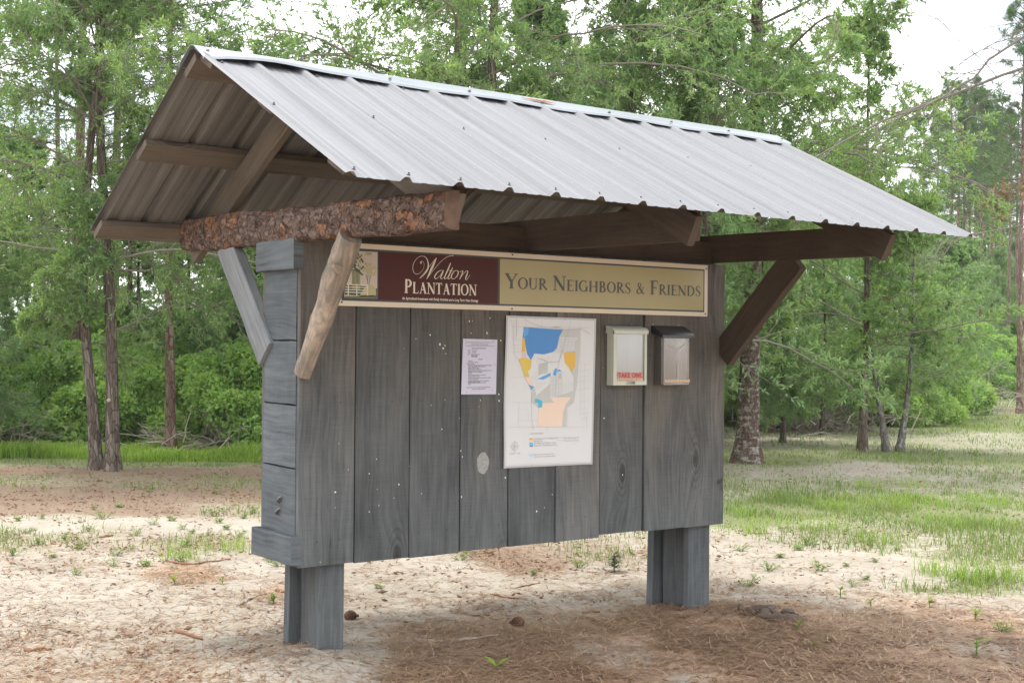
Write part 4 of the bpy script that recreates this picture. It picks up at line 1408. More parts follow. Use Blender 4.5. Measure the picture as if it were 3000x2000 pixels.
region([(970, 828), (1170, 825), (1120, 890), (1095, 960), (1085, 1095), (862, 1095), (870, 930), (902, 918), (905, 878), (1015, 875)], 'peach', 3)
region([(865, 930), (905, 880), (905, 930)], 'peach', 2)
YL = YM - .0024
LCOUNT = [0]


def ln(pts, w=1.6, mat='ink', lay=0):
    LCOUNT[0] += 1
    dline(mp_o, [zm(*p) for p in pts], w * 0.00055, YL - .0001 * lay - .000004 * LCOUNT[0], MI[mat])


for k in range(14):       # lot grid
    ln([(1060 - k * 3, 290 + k * 9.5), (1225 - min(k, 3) * 7, 292 + k * 9.5)], 1.6)
for k in range(5):
    ln([(1085 + k * 32, 280), (1060 + k * 33, 415)], 1.6, 'ink', 1)
for k in range(15):
    ln([(975, 640 + k * 12), (1085, 645 + k * 12)], 1.6, 'ink')
for x in (975, 1000, 1025, 1050, 1082):
    ln([(x, 600), (x, 820)], 1.6, 'ink', 1)
for k in range(9):
    ln([(1085 + k * 13, 610 + k * 17), (1120 + k * 9, 590 + k * 20)], 1.6)
    ln([(800 + k * 15, 640 - k * 18), (840 + k * 14, 670 - k * 18)], 1.6)
    ln([(860 + k * 16, 440 + (k % 3) * 20), (850 + k * 17, 520 - (k % 2) * 20)], 1.6)
for k in range(6):
    ln([(1090 + k * 18, 690), (1095 + k * 17, 790 - k * 5)], 1.6)
    ln([(850 + k * 18, 690 - k * 2), (840 + k * 18, 770 - k * 12)], 1.6)
ln([(875, 470), (905, 480), (960, 505), (1050, 500), (1100, 385)], 3, 'inkdark', 2)
ln([(1165, 120), (1130, 260), (1075, 410), (1045, 560), (1030, 700), (1020, 820)], 2.6, 'ink', 2)
ln([(735, 105), (810, 150), (900, 180), (1040, 190), (1130, 208), (1260, 200), (1345, 245)], 3.5, 'ink', 2)
ln([(600, 110), (640, 200), (635, 320), (650, 440), (690, 490), (740, 640), (775, 700), (805, 760), (805, 1000), (818, 1130)], 2.4, 'ink', 2)
for pts in ([(590, 95), (1375, 118)], [(590, 95), (562, 1460)], [(1375, 118), (1345, 1425)], [(562, 1448), (1345, 1412)],
            [(612, 180), (1340, 188)], [(610, 410), (720, 408)], [(605, 645), (740, 640)], [(600, 870), (865, 876)], [(592, 1098), (1290, 1096)], [(690, 870), (680, 1110)], [(685, 1040), (860, 1040)],
            [(725, 930), (775, 930), (775, 1035)], [(895, 110), (895, 180)], [(1080, 110), (1078, 180)], [(1250, 130), (1255, 1000)], [(1215, 690), (1335, 660)], [(1200, 765), (1330, 740)],
            [(1255, 640), (1330, 625)], [(1245, 590), (1335, 570)], [(1270, 530), (1335, 515)], [(1200, 930), (1320, 930)], [(1250, 1030), (1320, 1010)], [(1310, 980), (1310, 1120)], [(1235, 985), (1330, 960)],
            [(1245, 870), (1325, 850)], [(1160, 880), (1200, 872)], [(1135, 935), (1135, 1095)], [(1290, 520), (1285, 1090)], [(635, 110), (632, 300)], [(680, 110), (678, 230)], [(625, 295), (715, 300)],
            [(620, 345), (700, 350)], [(620, 375), (700, 378)], [(635, 130), (682, 132)], [(635, 150), (682, 152)], [(635, 170), (682, 172)], [(760, 120), (740, 180)], [(955, 1098), (950, 1130)], [(1120, 1098), (1118, 1125)]):
    ln(pts, 1.5, 'ink', 3)
# legend and compass
for k, mt in enumerate(('ochre', 'peach', 'cyan', 'blue')):
    region([(786, 1200 + k * 21), (818, 1200 + k * 21), (818, 1215 + k * 21), (786, 1215 + k * 21)], mt, 5)
    a_ = zm(826, 1213 + k * 21)
    text_mesh(mp_o, ['Hunting area & riding club', 'Playing area', 'Fishing and boat area', 'Game hunting area'][k], a_[0], a_[1], 0.012, YL, MI['ink'], (0.155, .06, .145, .155)[k])
region([(782, 1343), (814, 1343), (814, 1366), (782, 1366)], 'palecyan', 5)
for k, (px, py, s_, w) in enumerate(((786, 1168, 'LAND USE LEGEND', .09), (826, 1358, 'Pond and wetland area', .13), (826, 1378, 'Common recreation area', .14), (1105, 1205, 'Boundary of parcel', .10), (1105, 1230, 'Fence line', .10), (596, 1352, 'SCALE 1" = 800\'', .075), (1000, 186, 'HIGHWAY', .05))):
    a_ = zm(px, py)
    text_mesh(mp_o, s_, a_[0], a_[1], 0.0115, YL, MI['ink'], w)
ln([(1045, 1195), (1098, 1195), (1098, 1222), (1045, 1222), (1045, 1195)], 1.5)
cc = zm(648, 1275)
for a in range(8):
    l_ = .030 if a % 2 == 0 else .018
    dline(mp_o, [cc, (cc[0] + l_ * math.cos(a * PI / 4), cc[1] + l_ * math.sin(a * PI / 4))], .0015, YL - .0001 * a, MI['ink'])
dline(mp_o, [(cc[0] + .021 * math.cos(a), cc[1] + .021 * math.sin(a)) for a in np.linspace(0, 2 * PI, 25)], .0014, YL, MI['ink'])
for (px, py) in ((833, 104), (1108, 114), (806, 1450), (1050, 1438), (610, 92), (1365, 112)):
    a_ = zm(px, py)
    rect(mp_o, a_[0] - .004, a_[1] - .001, a_[0] + .004, a_[1] + .001, YL - .0012, MI['inkdark'])
xm0, xm1 = c4[3][0], c4[1][0]
for i, v in enumerate(mp_o.v):        # the sheet lifts a little along its edges
    u = (v[0] - xm0) / (xm1 - xm0)
    lift = 0.010 * max(0, 0.14 - u) / 0.14 * (0.5 + 0.5 * math.sin(v[2] * 9)) + 0.006 * max(0, u - 0.9) / 0.1
    mp_o.v[i] = (v[0], v[1] - max(0, lift), v[2])
mo = mp_o.build('map_poster', [M[k] for k in mats])
tag(mo, 'laminated land map with a large blue area, stapled below the sign', 'map')

# ------------------------------------------------------------------ white notice
M['notice'] = plain('notice_paper', (0.53, 0.52, 0.62), 0.6, 0.3, 0, 0.03, 8)
mb = MB()
YN = -0.006


def zn(x, y):
    return zm(x, y)


cn = [zn(178, 288), zn(493, 297), zn(480, 798), zn(160, 800)]
grid_sheet(mb, cn, YN, 0, 6)
nx0, nx1 = zn(200, 350)[0], zn(462, 350)[0]
za, zb2 = zn(330, 320)[1], zn(330, 357)[1]
for off, w in ((0, .0016), (.004, .0008)):
    dline(mb, [(nx0 + off, za - off), (nx1 - off, za - off), (nx1 - off, zb2 + off), (nx0 + off, zb2 + off), (nx0 + off, za - off)], w, YN - .0006, 1)


def nt_(px, py, s, w, size=.0085, b=.0002):
    a_ = zn(px, py)
    text_mesh(mb, s, a_[0], a_[1], size, YN - .0008, 1, w, 0, b)


kx = (nx1 - nx0) / 262.0
for px, py, s, wpx in ((250, 343, 'Walton Plantation Owners Association', 160), (256, 381, 'BOARD OF DIRECTORS MEETING', 132), (220, 400, 'DATE:      June 2, 2012', 85), (220, 418, 'TIME:      10:00 AM', 75), (218, 436, 'PLACE:    Walton Plantation Road', 112),
                      (252, 447, 'Main entrance gate', 60), (252, 458, 'Florida', 55), (316, 482, 'AGENDA', 42), (222, 495, 'Call to order', 42), (222, 509, 'Proof of notice of meeting', 88), (198, 522, '*   Approval of minutes', 82),
                      (222, 536, 'Discussion of the road repair and gate maintenance program', 220), (222, 547, 'and the annual budget of the association', 160), (222, 560, 'Review of financial report', 105), (222, 572, 'Mowing schedule for common areas', 118), (222, 585, 'Building permits, fences and posted signs along the main road', 218),
                      (222, 598, 'Playground update', 130), (222, 611, 'Old business', 36), (222, 625, 'Election of board and discussion of new rules', 160), (222, 638, 'Change of address forms', 105), (222, 652, 'Discussion of common ground and the use of motor vehicles', 210), (222, 665, 'Volunteer sign up sheet', 95),
                      (222, 679, 'Approval of outside contractors for spring work', 195), (222, 690, 'list of homeowners and lots', 110), (222, 697, 'All other business brought before the board', 165), (222, 711, 'Adjourn', 25), (208, 740, 'Notice posted at entrance to the subdivision by the board', 218), (258, 755, 'Owners are welcome to attend', 122)):
    nt_(px, py, s, wpx * kx, .0075, .00022)
for (px, py) in ((205, 303), (455, 310), (208, 778), (445, 760), (465, 525), (168, 350), (163, 545), (158, 740)):
    a_ = zn(px, py)
    rect(mb, a_[0] - .004, a_[1] - .0012, a_[0] + .004, a_[1] + .0012, YN - .0012, 1)
no = mb.build('notice_sheet', [M['notice'], M['inkdark']])
tag(no, 'white typed meeting notice stapled to the planks beside the map', 'notice')


# ------------------------------------------------------------------ leaflet boxes
def clear_mat(name, tint, haze):
    mt, t, o = new_mat(name)
    L = t.links.new
    tr = N(t, 'ShaderNodeBsdfTransparent')
    tr.inputs['Color'].default_value = (*tint, 1)
    d = N(t, 'ShaderNodeBsdfDiffuse')
    d.inputs['Color'].default_value = (0.40, 0.37, 0.34, 1)
    ms = N(t, 'ShaderNodeMixShader')
    ms.inputs[0].default_value = haze
    L(tr.outputs[0], ms.inputs[1])
    L(d.outputs[0], ms.inputs[2])
    g = N(t, 'ShaderNodeBsdfGlossy')
    g.inputs['Roughness'].default_value = 0.12
    fr = N(t, 'ShaderNodeFresnel')
    fr.inputs['IOR'].default_value = 1.45
    m2 = N(t, 'ShaderNodeMixShader')
    L(fr.outputs[0], m2.inputs[0])
    L(ms.outputs[0], m2.inputs[1])
    L(g.outputs[0], m2.inputs[2])
    L(m2.outputs[0], o.inputs[0])
    return mt


M['clear'] = clear_mat('clear_plastic', (0.88, 0.86, 0.83), 0.22)
M['window'] = clear_mat('clear_window', (0.97, 0.97, 0.97), 0.06)
M['beige'] = plain('beige_plastic', (0.50, 0.52, 0.435), 0.45, 0.4, 0, 0.04, 10)
M['palebox'] = plain('pale_inner_plastic', (0.55, 0.57, 0.56), 0.5, 0.4, 0, 0.05, 10)
M['blackp'] = plain('black_plastic', (0.018, 0.02, 0.025), 0.28, 0.5)
M['red'] = plain('red_lettering', (0.55, 0.035, 0.02), 0.5)
M['strip'] = plain('orange_label', (0.62, 0.40, 0.22), 0.5)


def wedge_lid(m_, x0, x1, zb_, zt, yb, yf, drop, mi=0, r=0.0):
    """sloping lid: back edge at the wall, front edge lower and turned down"""
    prof = [(yb, zt), (yb - 0.012, zt + .001), (yf + 0.012, zb_ + drop + 0.006), (yf, zb_ + drop - 0.006), (yf, zb_), (yf + 0.006, zb_), (yf + 0.008, zb_ + drop - .012), (yb, zt - 0.012)]
    n = len(prof)
    V = [(x0, a, b) for a, b in prof] + [(x1, a, b) for a, b in prof]
    F = [(i, (i + 1) % n, n + (i + 1) % n, n + i) for i in range(n)]
    F.append(tuple(range(n))[::-1])
    F.append(tuple(n + k for k in range(n)))
    m_.add(V, F, None, mi)
    for x in (x0, x1):        # cheeks
        w = 0.004 if x == x0 else -0.004
        m_.add([(x, yb, zt - .012), (x, yf, zb_ + drop - .01), (x, yf, zb_), (x, yb, zt - 0.04), (x + w, yb, zt - .012), (x + w, yf, zb_ + drop - .01), (x + w, yf, zb_), (x + w, yb, zt - .04)],
               [(0, 1, 2, 3), (7, 6, 5, 4), (0, 4, 5, 1), (1, 5, 6, 2), (2, 6, 7, 3), (3, 7, 4, 0)], None, mi)


BX0, BX1, BZ0, BZ1, BY = 1.842, 2.083, 1.262, 1.543, -0.058
b1 = empty('leaflet_box', (1.96, 0, 1.26), 'beige plastic leaflet box with TAKE ONE in red, nearest the map', 'leaflet box')
mb = MB()
mb.box((BX0, BY, BZ0), (BX0 + .022, -.001, BZ1), 0)
mb.box((BX1 - .016, BY, BZ0), (BX1, -.001, BZ1), 0)
mb.box((BX0 + .022, -.010, BZ0), (BX1 - .016, -.001, BZ1), 0)
mb.box((BX0 + .022, BY + .001, BZ0), (BX1 - .016, -.010, BZ0 + .006), 0)
mb.box((BX0 + .022, BY, BZ0 + .002), (BX0 + .088, BY + .004, BZ0 + .022), 0)
mb.box((BX1 - .086, BY, BZ0 + .002), (BX1 - .016, BY + .004, BZ0 + .022), 0)
mb.build('body', [M['beige']], b1)
mb = MB()
mb.box((BX0 + .022, -.040, BZ0 + .008), (BX0 + .112, -.0105, BZ1 - .004), 0)
mb.box((BX0 + .116, -.036, BZ0 + .008), (BX1 - .016, -.0105, BZ1 - .004), 0)
mb.build('divider', [M['palebox']], b1)
mb = MB()
mb.box((BX0 + .022, BY + .005, BZ0 + .02), (BX1 - .016, BY + .007, BZ1 - .002), 0)
mb.build('window', [M['window']], b1)
mb = MB()
wedge_lid(mb, BX0 - .008, BX1 + .004, BZ1 - .002, 1.583, -.001, BY - .010, .024)
mb.build('lid', [M['beige']], b1)
mb = MB()
text_mesh(mb, 'TAKE ONE', BX0 + .038, BZ0 + .042, 0.038, BY + .0042, 0, .172, 0, .0012)
rect(mb, BX0 + .024, BZ0 + .023, BX1 - .022, BZ0 + .035, BY + .0044, 1)
text_mesh(mb, 'PLEASE HELP YOURSELF AND CLOSE THE LID', BX0 + .03, BZ0 + .026, .007, BY + .0040, 2, .165)
for k in range(4):
    dline(mb, [(BX0 + .026, BZ0 + .045 + k * .008), (BX0 + .034 + k * .003, BZ0 + .05 + k * .008)], .002, BY + .0042, 0)
mb.build('label', [M['red'], M['strip'], M['inkdark']], b1)
mb = MB()
mb.tube([(2.01, 0, 1.597), (2.01, -.006, 1.597), (2.01, -.007, 1.597)], [.005, .005, .002], 8)
mb.build('screw', M['screw'], b1)

CX0, CX1, CZ0, CZ1, CY = 2.180, 2.392, 1.262, 1.532, -0.080
b2 = empty('leaflet_box', (2.28, 0, 1.26), 'clear plastic leaflet box with a black lid, nearest the right edge of the board', 'leaflet box')
mb = MB()
t_ = .0025
mb.box((CX0, CY + .012, CZ0), (CX0 + t_, -.001, CZ1), 0)
mb.box((CX1 - t_, CY + .012, CZ0), (CX1, -.001, CZ1), 0)
mb.box((CX0 + .012, CY, CZ0), (CX1 - .012, CY + t_, CZ1 - .008), 0)
mb.box((CX0 + t_, -.004, CZ0), (CX1 - t_, -.001, CZ1), 0)
mb.box((CX0 + t_, CY + .012, CZ0), (CX1 - t_, -.004, CZ0 + t_), 0)
for xa, xb in ((CX0, CX0 + .012), (CX1, CX1 - .012)):
    mb.add([(xa, CY + .012, CZ0), (xb, CY, CZ0), (xb, CY, CZ1), (xa, CY + .012, CZ1)], [(0, 1, 2, 3)], None, 0)
# front pane above, with the scooped edge
V = []
for k in range(13):
    u = k / 12
    x = CX0 + .012 + (CX1 - CX0 - .024) * u
    V += [(x, CY + .0005, CZ1 - .05), (x, CY + .0005, CZ1 - .05 + .038 * (2 * u - 1) ** 2 - .03)]
mb.build('body', [M['clear']], b2)
mb = MB()
sc = []
for k in range(15):
    u = k / 14
    sc.append((CX0 + .014 + (CX1 - CX0 - .028) * u, CZ1 - .073 + .062 * abs(2 * u - 1) ** 1.8))
dline(mb, sc, .0022, CY - .0006, 0)
rect(mb, CX0 + .112, CZ0 + .012, CX0 + .118, CZ0 + .13, CY - .0005, 0)
for x in (CX0 + .011, CX1 - .012):
    dline(mb, [(x, CZ0 + .003), (x, CZ1 - .01)], .003, CY - .0008, 0)
dline(mb, [(CX0 + .012, CZ0 + .002), (CX1 - .012, CZ0 + .002)], .003, CY - .0012, 0)
mb.build('moulded_edge', [plain('plastic_edge', (0.42, 0.38, 0.33), 0.3)], b2)
mb = MB()
wedge_lid(mb, CX0 - .020, CX1 + .014, CZ1 - .010, 1.590, -.001, CY - .020, .022)
lo_ = mb.build('lid', [M['blackp']], b2)
bv = lo_.modifiers.new('soft edges', 'BEVEL')
bv.width = 0.004
bv.segments = 2
mb = MB()
rect(mb, CX0 + .016, CZ0 + .014, CX1 - .004, CZ0 + .027, CY - .0016, 0)
text_mesh(mb, 'PLEASE HELP YOURSELF AND CLOSE THE LID', CX0 + .025, CZ0 + .018, .007, CY - .0020, 1, .165)
mb.build('label', [M['strip'], M['inkdark']], b2)
for x in (CX0 + .055, CX0 + .088):
    mb = MB()
    mb.tube([(x, -.004, 1.488), (x, -.010, 1.488), (x, -.012, 1.488)], [.006, .006, .002], 8)
    mb.build('screw', M['cap'], b2)
for x in (CX0 - .008, CX0 + .19):
    mb = MB()
    mb.tube([(x, 0, 1.597), (x, -.006, 1.597), (x, -.007, 1.597)], [.005, .005, .002], 8)
    mb.build('screw', M['cap'], b2)
# ------------------------------------------------------------------ trees
def tubes_np(P, R, s):
    """P n x k x 3 centre lines, R n x k radii, s sides -> verts, quads"""
    n, k, _ = P.shape
    T = np.empty_like(P)
    T[:, 1:-1] = P[:, 2:] - P[:, :-2]
    T[:, 0] = P[:, 1] - P[:, 0]
    T[:, -1] = P[:, -1] - P[:, -2]
    T /= np.linalg.norm(T, axis=-1, keepdims=True) + 1e-9
    ref = np.where(np.abs(T[:, :1, 2:3]) > 0.9, np.array([1.0, 0, 0]), np.array([0, 0, 1.0]))
    ref = np.broadcast_to(ref, P.shape)
    B = np.cross(T, ref)
    B /= np.linalg.norm(B, axis=-1, keepdims=True) + 1e-9
    C = np.cross(T, B)
    a = np.arange(s) * 2 * PI / s
    V = P[:, :, None] + R[:, :, None, None] * (B[:, :, None] * np.cos(a)[None, None, :, None] + C[:, :, None] * np.sin(a)[None, None, :, None])
    idx = np.arange(n * k * s).reshape(n, k, s)
    i2 = np.roll(idx, -1, axis=2)
    F = np.stack([idx[:, :-1], i2[:, :-1], i2[:, 1:], idx[:, 1:]], -1).reshape(-1, 4)
    return V.reshape(-1, 3), F


def unit(v):
    return v / (np.linalg.norm(v, axis=-1, keepdims=True) + 1e-9)


def leaf_quads(P, D, Ln, Wd, rng):
    n = len(P)
    D = unit(D)
    sd = unit(np.cross(D, rng.normal(size=(n, 3))))
    L_ = Ln[:, None]
    W_ = Wd[:, None]
    nrm = np.cross(D, sd)
    m_ = P + D * L_ * 0.45 + nrm * L_ * 0.06
    V = np.stack([P, m_ + sd * W_ * .5, P + D * L_ - nrm * L_ * .06, m_ - sd * W_ * .5], 1).reshape(-1, 3)
    return V, np.arange(4 * n).reshape(n, 4)


def spread(rng, base, dirs, L, n, lo, hi, ang, lfac, up, k=4, wig=0.12):
    """n children along each parent polyline. base: m x k0 x 3. returns child polylines and lengths"""
    m_, k0, _ = base.shape
    t = lo + (hi - lo) * (np.arange(n)[None] + rng.uniform(0, 1, (m_, n))) / n
    f = t * (k0 - 1)
    i = np.clip(f.astype(int), 0, k0 - 2)
    w = (f - i)[..., None]
    rows = np.arange(m_)[:, None]
    P0 = base[rows, i] * (1 - w) + base[rows, i + 1] * w
    T = unit(base[rows, i + 1] - base[rows, i])
    side = unit(np.cross(T, rng.normal(size=T.shape)))
    a = ang * rng.uniform(0.7, 1.25, t.shape)[..., None]
    d = unit(T * np.cos(a) + side * np.sin(a) + np.array([0, 0, up]))
    Lc = L[:, None] * lfac * (1.15 - 0.75 * t) * rng.uniform(0.65, 1.3, t.shape)
    P0 = P0.reshape(-1, 3)
    d = d.reshape(-1, 3)
    Lc = Lc.ravel()
    out = [P0]
    for j in range(1, k):
        d = unit(d + rng.normal(size=d.shape) * wig + np.array([0, 0, -0.05]))
        out.append(out[-1] + d * (Lc / (k - 1))[:, None])
    return np.stack(out, 1), Lc


def oak_meshes(name, seed, H, r0, clear, reach, nl=44, leaf=(0.066, 0.0185), per=20, lean=(0, 0), bark='oakbark', leafm='oakleaf', droop=0.16, nsub=13, ntw=8, brown=0.0, path=None, open_top=0.0):
    rng = np.random.default_rng(seed)
    k = 16
    t = np.linspace(0, 1, k)
    tr = np.stack([lean[0] * t + 0.05 * H / 10 * np.sin(t * 7 + seed), lean[1] * t + 0.05 * H / 10 * np.cos(t * 6 + seed * 2), H * t], 1)
    tr[:, :2] -= tr[0, :2]
    if path is not None:       # (height, dx, dy) the trunk passes through
        pz = np.array(path)
        tr[:, 0] += np.interp(tr[:, 2], pz[:, 0], pz[:, 1])
        tr[:, 1] += np.interp(tr[:, 2], pz[:, 0], pz[:, 2])
    rad = r0 * (1 - 0.86 * t ** 0.9)
    mb = MB()
    pts, rr_ = [], []
    for j in range(49):
        u = j / 48
        x = [np.interp(u, t, tr[:, c]) for c in range(3)]
        pts.append(x)
        fl = 1 + 0.55 * math.exp(-x[2] / 0.14) + .28 * math.exp(-x[2] / .45)
        rr_.append(np.interp(u, t, rad) * fl * (1 + 0.05 * math.sin(j * 2.3 + seed) + 0.03 * math.sin(j * 5.1)))
    pts[0][2] -= 0.12
    mb.tube(pts, rr_, 14)
    # limbs
    u = np.sort(rng.uniform(0, 1, nl)) ** 0.95
    hz = clear + (H * 0.985 - clear) * u
    az = np.arange(nl) * 2.399 + rng.uniform(0, 1.0, nl)
    prof = np.clip(1.0 - 0.72 * u ** 1.7, 0.2, 1) * (0.75 + 0.35 * np.clip(u * 4, 0, 1))
    Ll = reach * prof * rng.uniform(0.75, 1.15, nl) * np.where(np.arange(nl) % 3 == 1, 0.36, 1.0)
    el = np.radians(8 + 52 * u + rng.uniform(-12, 12, nl))
    P0 = np.stack([np.interp(hz, tr[:, 2], tr[:, 0]), np.interp(hz, tr[:, 2], tr[:, 1]), hz], 1)
    d = np.stack([np.cos(az) * np.cos(el), np.sin(az) * np.cos(el), np.sin(el)], 1)
    kl = 9
    out = [P0]
    for j in range(1, kl):
        d = unit(d + rng.normal(size=d.shape) * 0.10 + np.array([0, 0, -droop * (j / kl)]) * (1.2 - u)[:, None])
        out.append(out[-1] + d * (Ll / (kl - 1))[:, None])
    LB = np.stack(out, 1)
    rl = np.interp(hz, tr[:, 2], rad) * 0.24 * (Ll / reach) ** .5
    RL = rl[:, None] * np.linspace(1, 0.18, kl)[None] + 0.004
    SB, Ls = spread(rng, LB, None, np.maximum(Ll, .6), nsub, 0.07, 1.0, 0.9, 0.42, 0.05, 5)
    RS = np.full(SB.shape[:2], 0.0065) * np.linspace(1, .4, 5)[None]
    TW, Lt = spread(rng, SB, None, np.maximum(Ls, .35), ntw, 0.15, 1.0, 0.75, 0.55, -0.02, 4, 0.2)
    RT = np.full(TW.shape[:2], 0.0026) * np.linspace(1, .5, 4)[None]
    parts = [tubes_np(LB, RL, 7), tubes_np(SB, RS, 4)]
    b0 = len(mb.v)
    wood_me = None
    for V, F in parts:
        mb.add(V.tolist(), F.tolist(), None, 1, True)
    # give limbs a uv from their height so that bark shows on them
    wood_me = mb.mesh(name + '_trunk', [M[bark], M['twig']])
    Vt, Ft = tubes_np(TW, RT, 3)
    n = len(TW)
    tt = rng.uniform(0.1, 1.0, (n, per))
    f = tt * 3
    i = np.clip(f.astype(int), 0, 2)
    w = (f - i)[..., None]
    rows = np.arange(n)[:, None]
    P = TW[rows, i] * (1 - w) + TW[rows, i + 1] * w
    T = unit(TW[rows, i + 1] - TW[rows, i])
    D = T * 0.75 + rng.normal(size=T.shape) * 0.55 + np.array([0, 0, -0.10])
    P = P.reshape(-1, 3)
    D = D.reshape(-1, 3)
    sz = rng.uniform(0.65, 1.25, len(P))
    Vl, Fl = leaf_quads(P, D, leaf[0] * sz, leaf[1] * sz, rng)
    V = np.concatenate([Vl, Vt])
    F = np.concatenate([Fl, Ft + len(Vl)])
    mi = np.concatenate([np.zeros(len(Fl), int), np.ones(len(Ft), int)])
    mats = [M[leafm], M['twig']]
    if brown:
        c = P[rng.integers(0, len(P), 3)]
        near = np.min(np.linalg.norm(P[:, None] - c[None], axis=-1), axis=1) < brown
        mi[:len(Fl)][near] = 2
        mats.append(M['brownleaf'])
    crown = np_mesh(name + '_crown', V, F, mats, mi)
    return wood_me, crown


def place(name, meshes, loc, label, cat, group=None, rot=0.0, sc=1.0, parts=('trunk', 'crown'), sz=None):
    o = empty(name, loc, label, cat, group)
    o.rotation_euler = (0, 0, rot)
    o.scale = (sc, sc, sz or sc)
    for me, p in zip(meshes, parts):
        c = bpy.data.objects.new(p, me)
        COL.objects.link(c)
        c.parent = o
    return o


def again(src, loc, rot, sc, sz=None, label=None):
    o = src.copy()
    COL.objects.link(o)
    o.location = loc
    o.rotation_euler = (0, 0, rot)
    o.scale = (sc, sc, sz or sc)
    if label:
        o['label'] = label
    for c in src.children:
        q = c.copy()
        COL.objects.link(q)
        q.parent = o
    return o


def gp(px, depth, dz=-0.05):
    """ground point under photo column px at a distance along the view axis"""
    k = 3000.0 / 2352.0
    p = CAM_P + (CR * ((px * k - 1500) / FPX) + CF) * depth
    return (p[0], p[1], float(ground_z(p[0], p[1])) + dz + .03)


def gat(px, py):
    z = -0.05
    for _ in range(3):
        p = at(px, py, 2, z)
        z = float(ground_z(p[0], p[1]))
    return (p[0], p[1], z)


def camdir(dx):
    """horizontal offset dx metres to the right in the picture, as x, y"""
    return (_r[0] * dx, _r[1] * dx)


def tpath(pts):
    return [(h, *camdir(dx)) for h, dx in pts]


# the two oaks that stand together on the left
tA = oak_meshes('slim_oak', 3, 10.5, 0.070, 1.5, 2.5, 52, per=20, path=tpath([(0, 0), (.8, -.03), (2.2, -.15), (4, -.10), (7, .1)]))
place('oak_tree', tA, gat(222, 1078), 'slimmer leaning oak of the pair growing close together left of the board', 'tree')
tB = oak_meshes('straight_oak', 8, 11.0, 0.080, 1.5, 2.7, 54, per=20, path=tpath([(0, 0), (2, .02), (5, -.08)]))
oB = place('oak_tree', tB, gat(258, 1080), 'straighter oak of the close pair, with a pale scar on its trunk', 'tree')
mb = MB()          # pale scar where a limb came off
mb.tube([(-.075, -.075, 0.86), (-.088, -.088, 0.86), (-.090, -.090, 0.86)], [.026, .022, .010], 10)
sc_ = mb.build('scar', M['deadwood'])
sc_.parent = oB
# the oak behind the roof, two stems
tC = oak_meshes('roof_oak', 21, 11.0, 0.135, 2.5, 3.5, 60, per=26)
place('oak_tree', tC, gp(1072, 15.5), 'oak behind the roof with a thick trunk above the middle of the ridge', 'tree')
tD = oak_meshes('roof_oak_slim', 33, 10.0, 0.10, 2.6, 2.9, 50, per=24)
place('oak_tree', tD, gp(1152, 15.2), 'slender oak trunk behind the roof, right beside the thicker one', 'tree')
# the big oak on the right
tE = oak_meshes('big_oak', 57, 11.5, 0.150, 1.5, 3.2, 86, per=24, bark='lichenbark', droop=0.26)
place('oak_tree', tE, gat(1716, 1062), 'big oak with pale lichen patches on its trunk, just right of the board', 'tree', rot=1.1)
# saplings
SP = []
for i, (px, py, dx, sd) in enumerate(((1980, 1038, .03, 4), (2037, 1037, -.16, 5), (2066, 1037, .10, 6))):
    big = i == 0
    tS = oak_meshes('sapling', 70 + sd, 6.6 if big else 3.8, 0.062 if big else .05, 1.1 if big else .95, 2.3 if big else 1.3, 40 if big else 24, per=16, bark='greybark' if i else 'oakbark', path=tpath([(0, 0), (.9, dx), (2.0, dx * 2.2), (3.6, dx * 2.2)]), nsub=8, ntw=5, leaf=(0.085, 0.024), brown=0.07 if i == 2 else 0)
    place('sapling', tS, gat(px, py), ('dark stemmed sapling, leftmost of the three thin trees on the grass', 'grey sapling bending to the left, between two other saplings', 'pale grey sapling with a forked stem, rightmost of the three')[i], 'young tree', sc=1.0)

# woodland oaks: four kinds, copied
kinds = [oak_meshes('wood_oak', 100 + q, (8.5, 10, 7.5, 9.2)[q], (.10, .12, .09, .11)[q], (1.3, 1.6, 0.9, 1.2)[q], (2.7, 3.1, 2.5, 2.8)[q], 44, per=(17, 15, 19, 15)[q], leafm='farleaf', leaf=(0.10, 0.030), nsub=11, ntw=7) for q in range(4)]
src = [None] * 4


def wood_tree(px, depth, q, sc, rot, group='oaks of the wood behind the clearing'):
    lab = ('tall green oak of the woodland behind the clearing', 'broad green oak of the woodland behind the clearing', 'low branched green oak at the edge of the wood', 'leafy green oak deep in the wood')[q]
    lab += ', left of the board' if px < 620 else ', seen above the roof' if px < 1600 else ', right of the board' if depth < 40 else ', beyond the far right clearing'
    p = gp(px, depth)
    if src[q] is None:
        src[q] = place('oak_tree', kinds[q], p, lab, 'tree', group, rot, sc)
    else:
        again(src[q], p, rot, sc, None, lab)


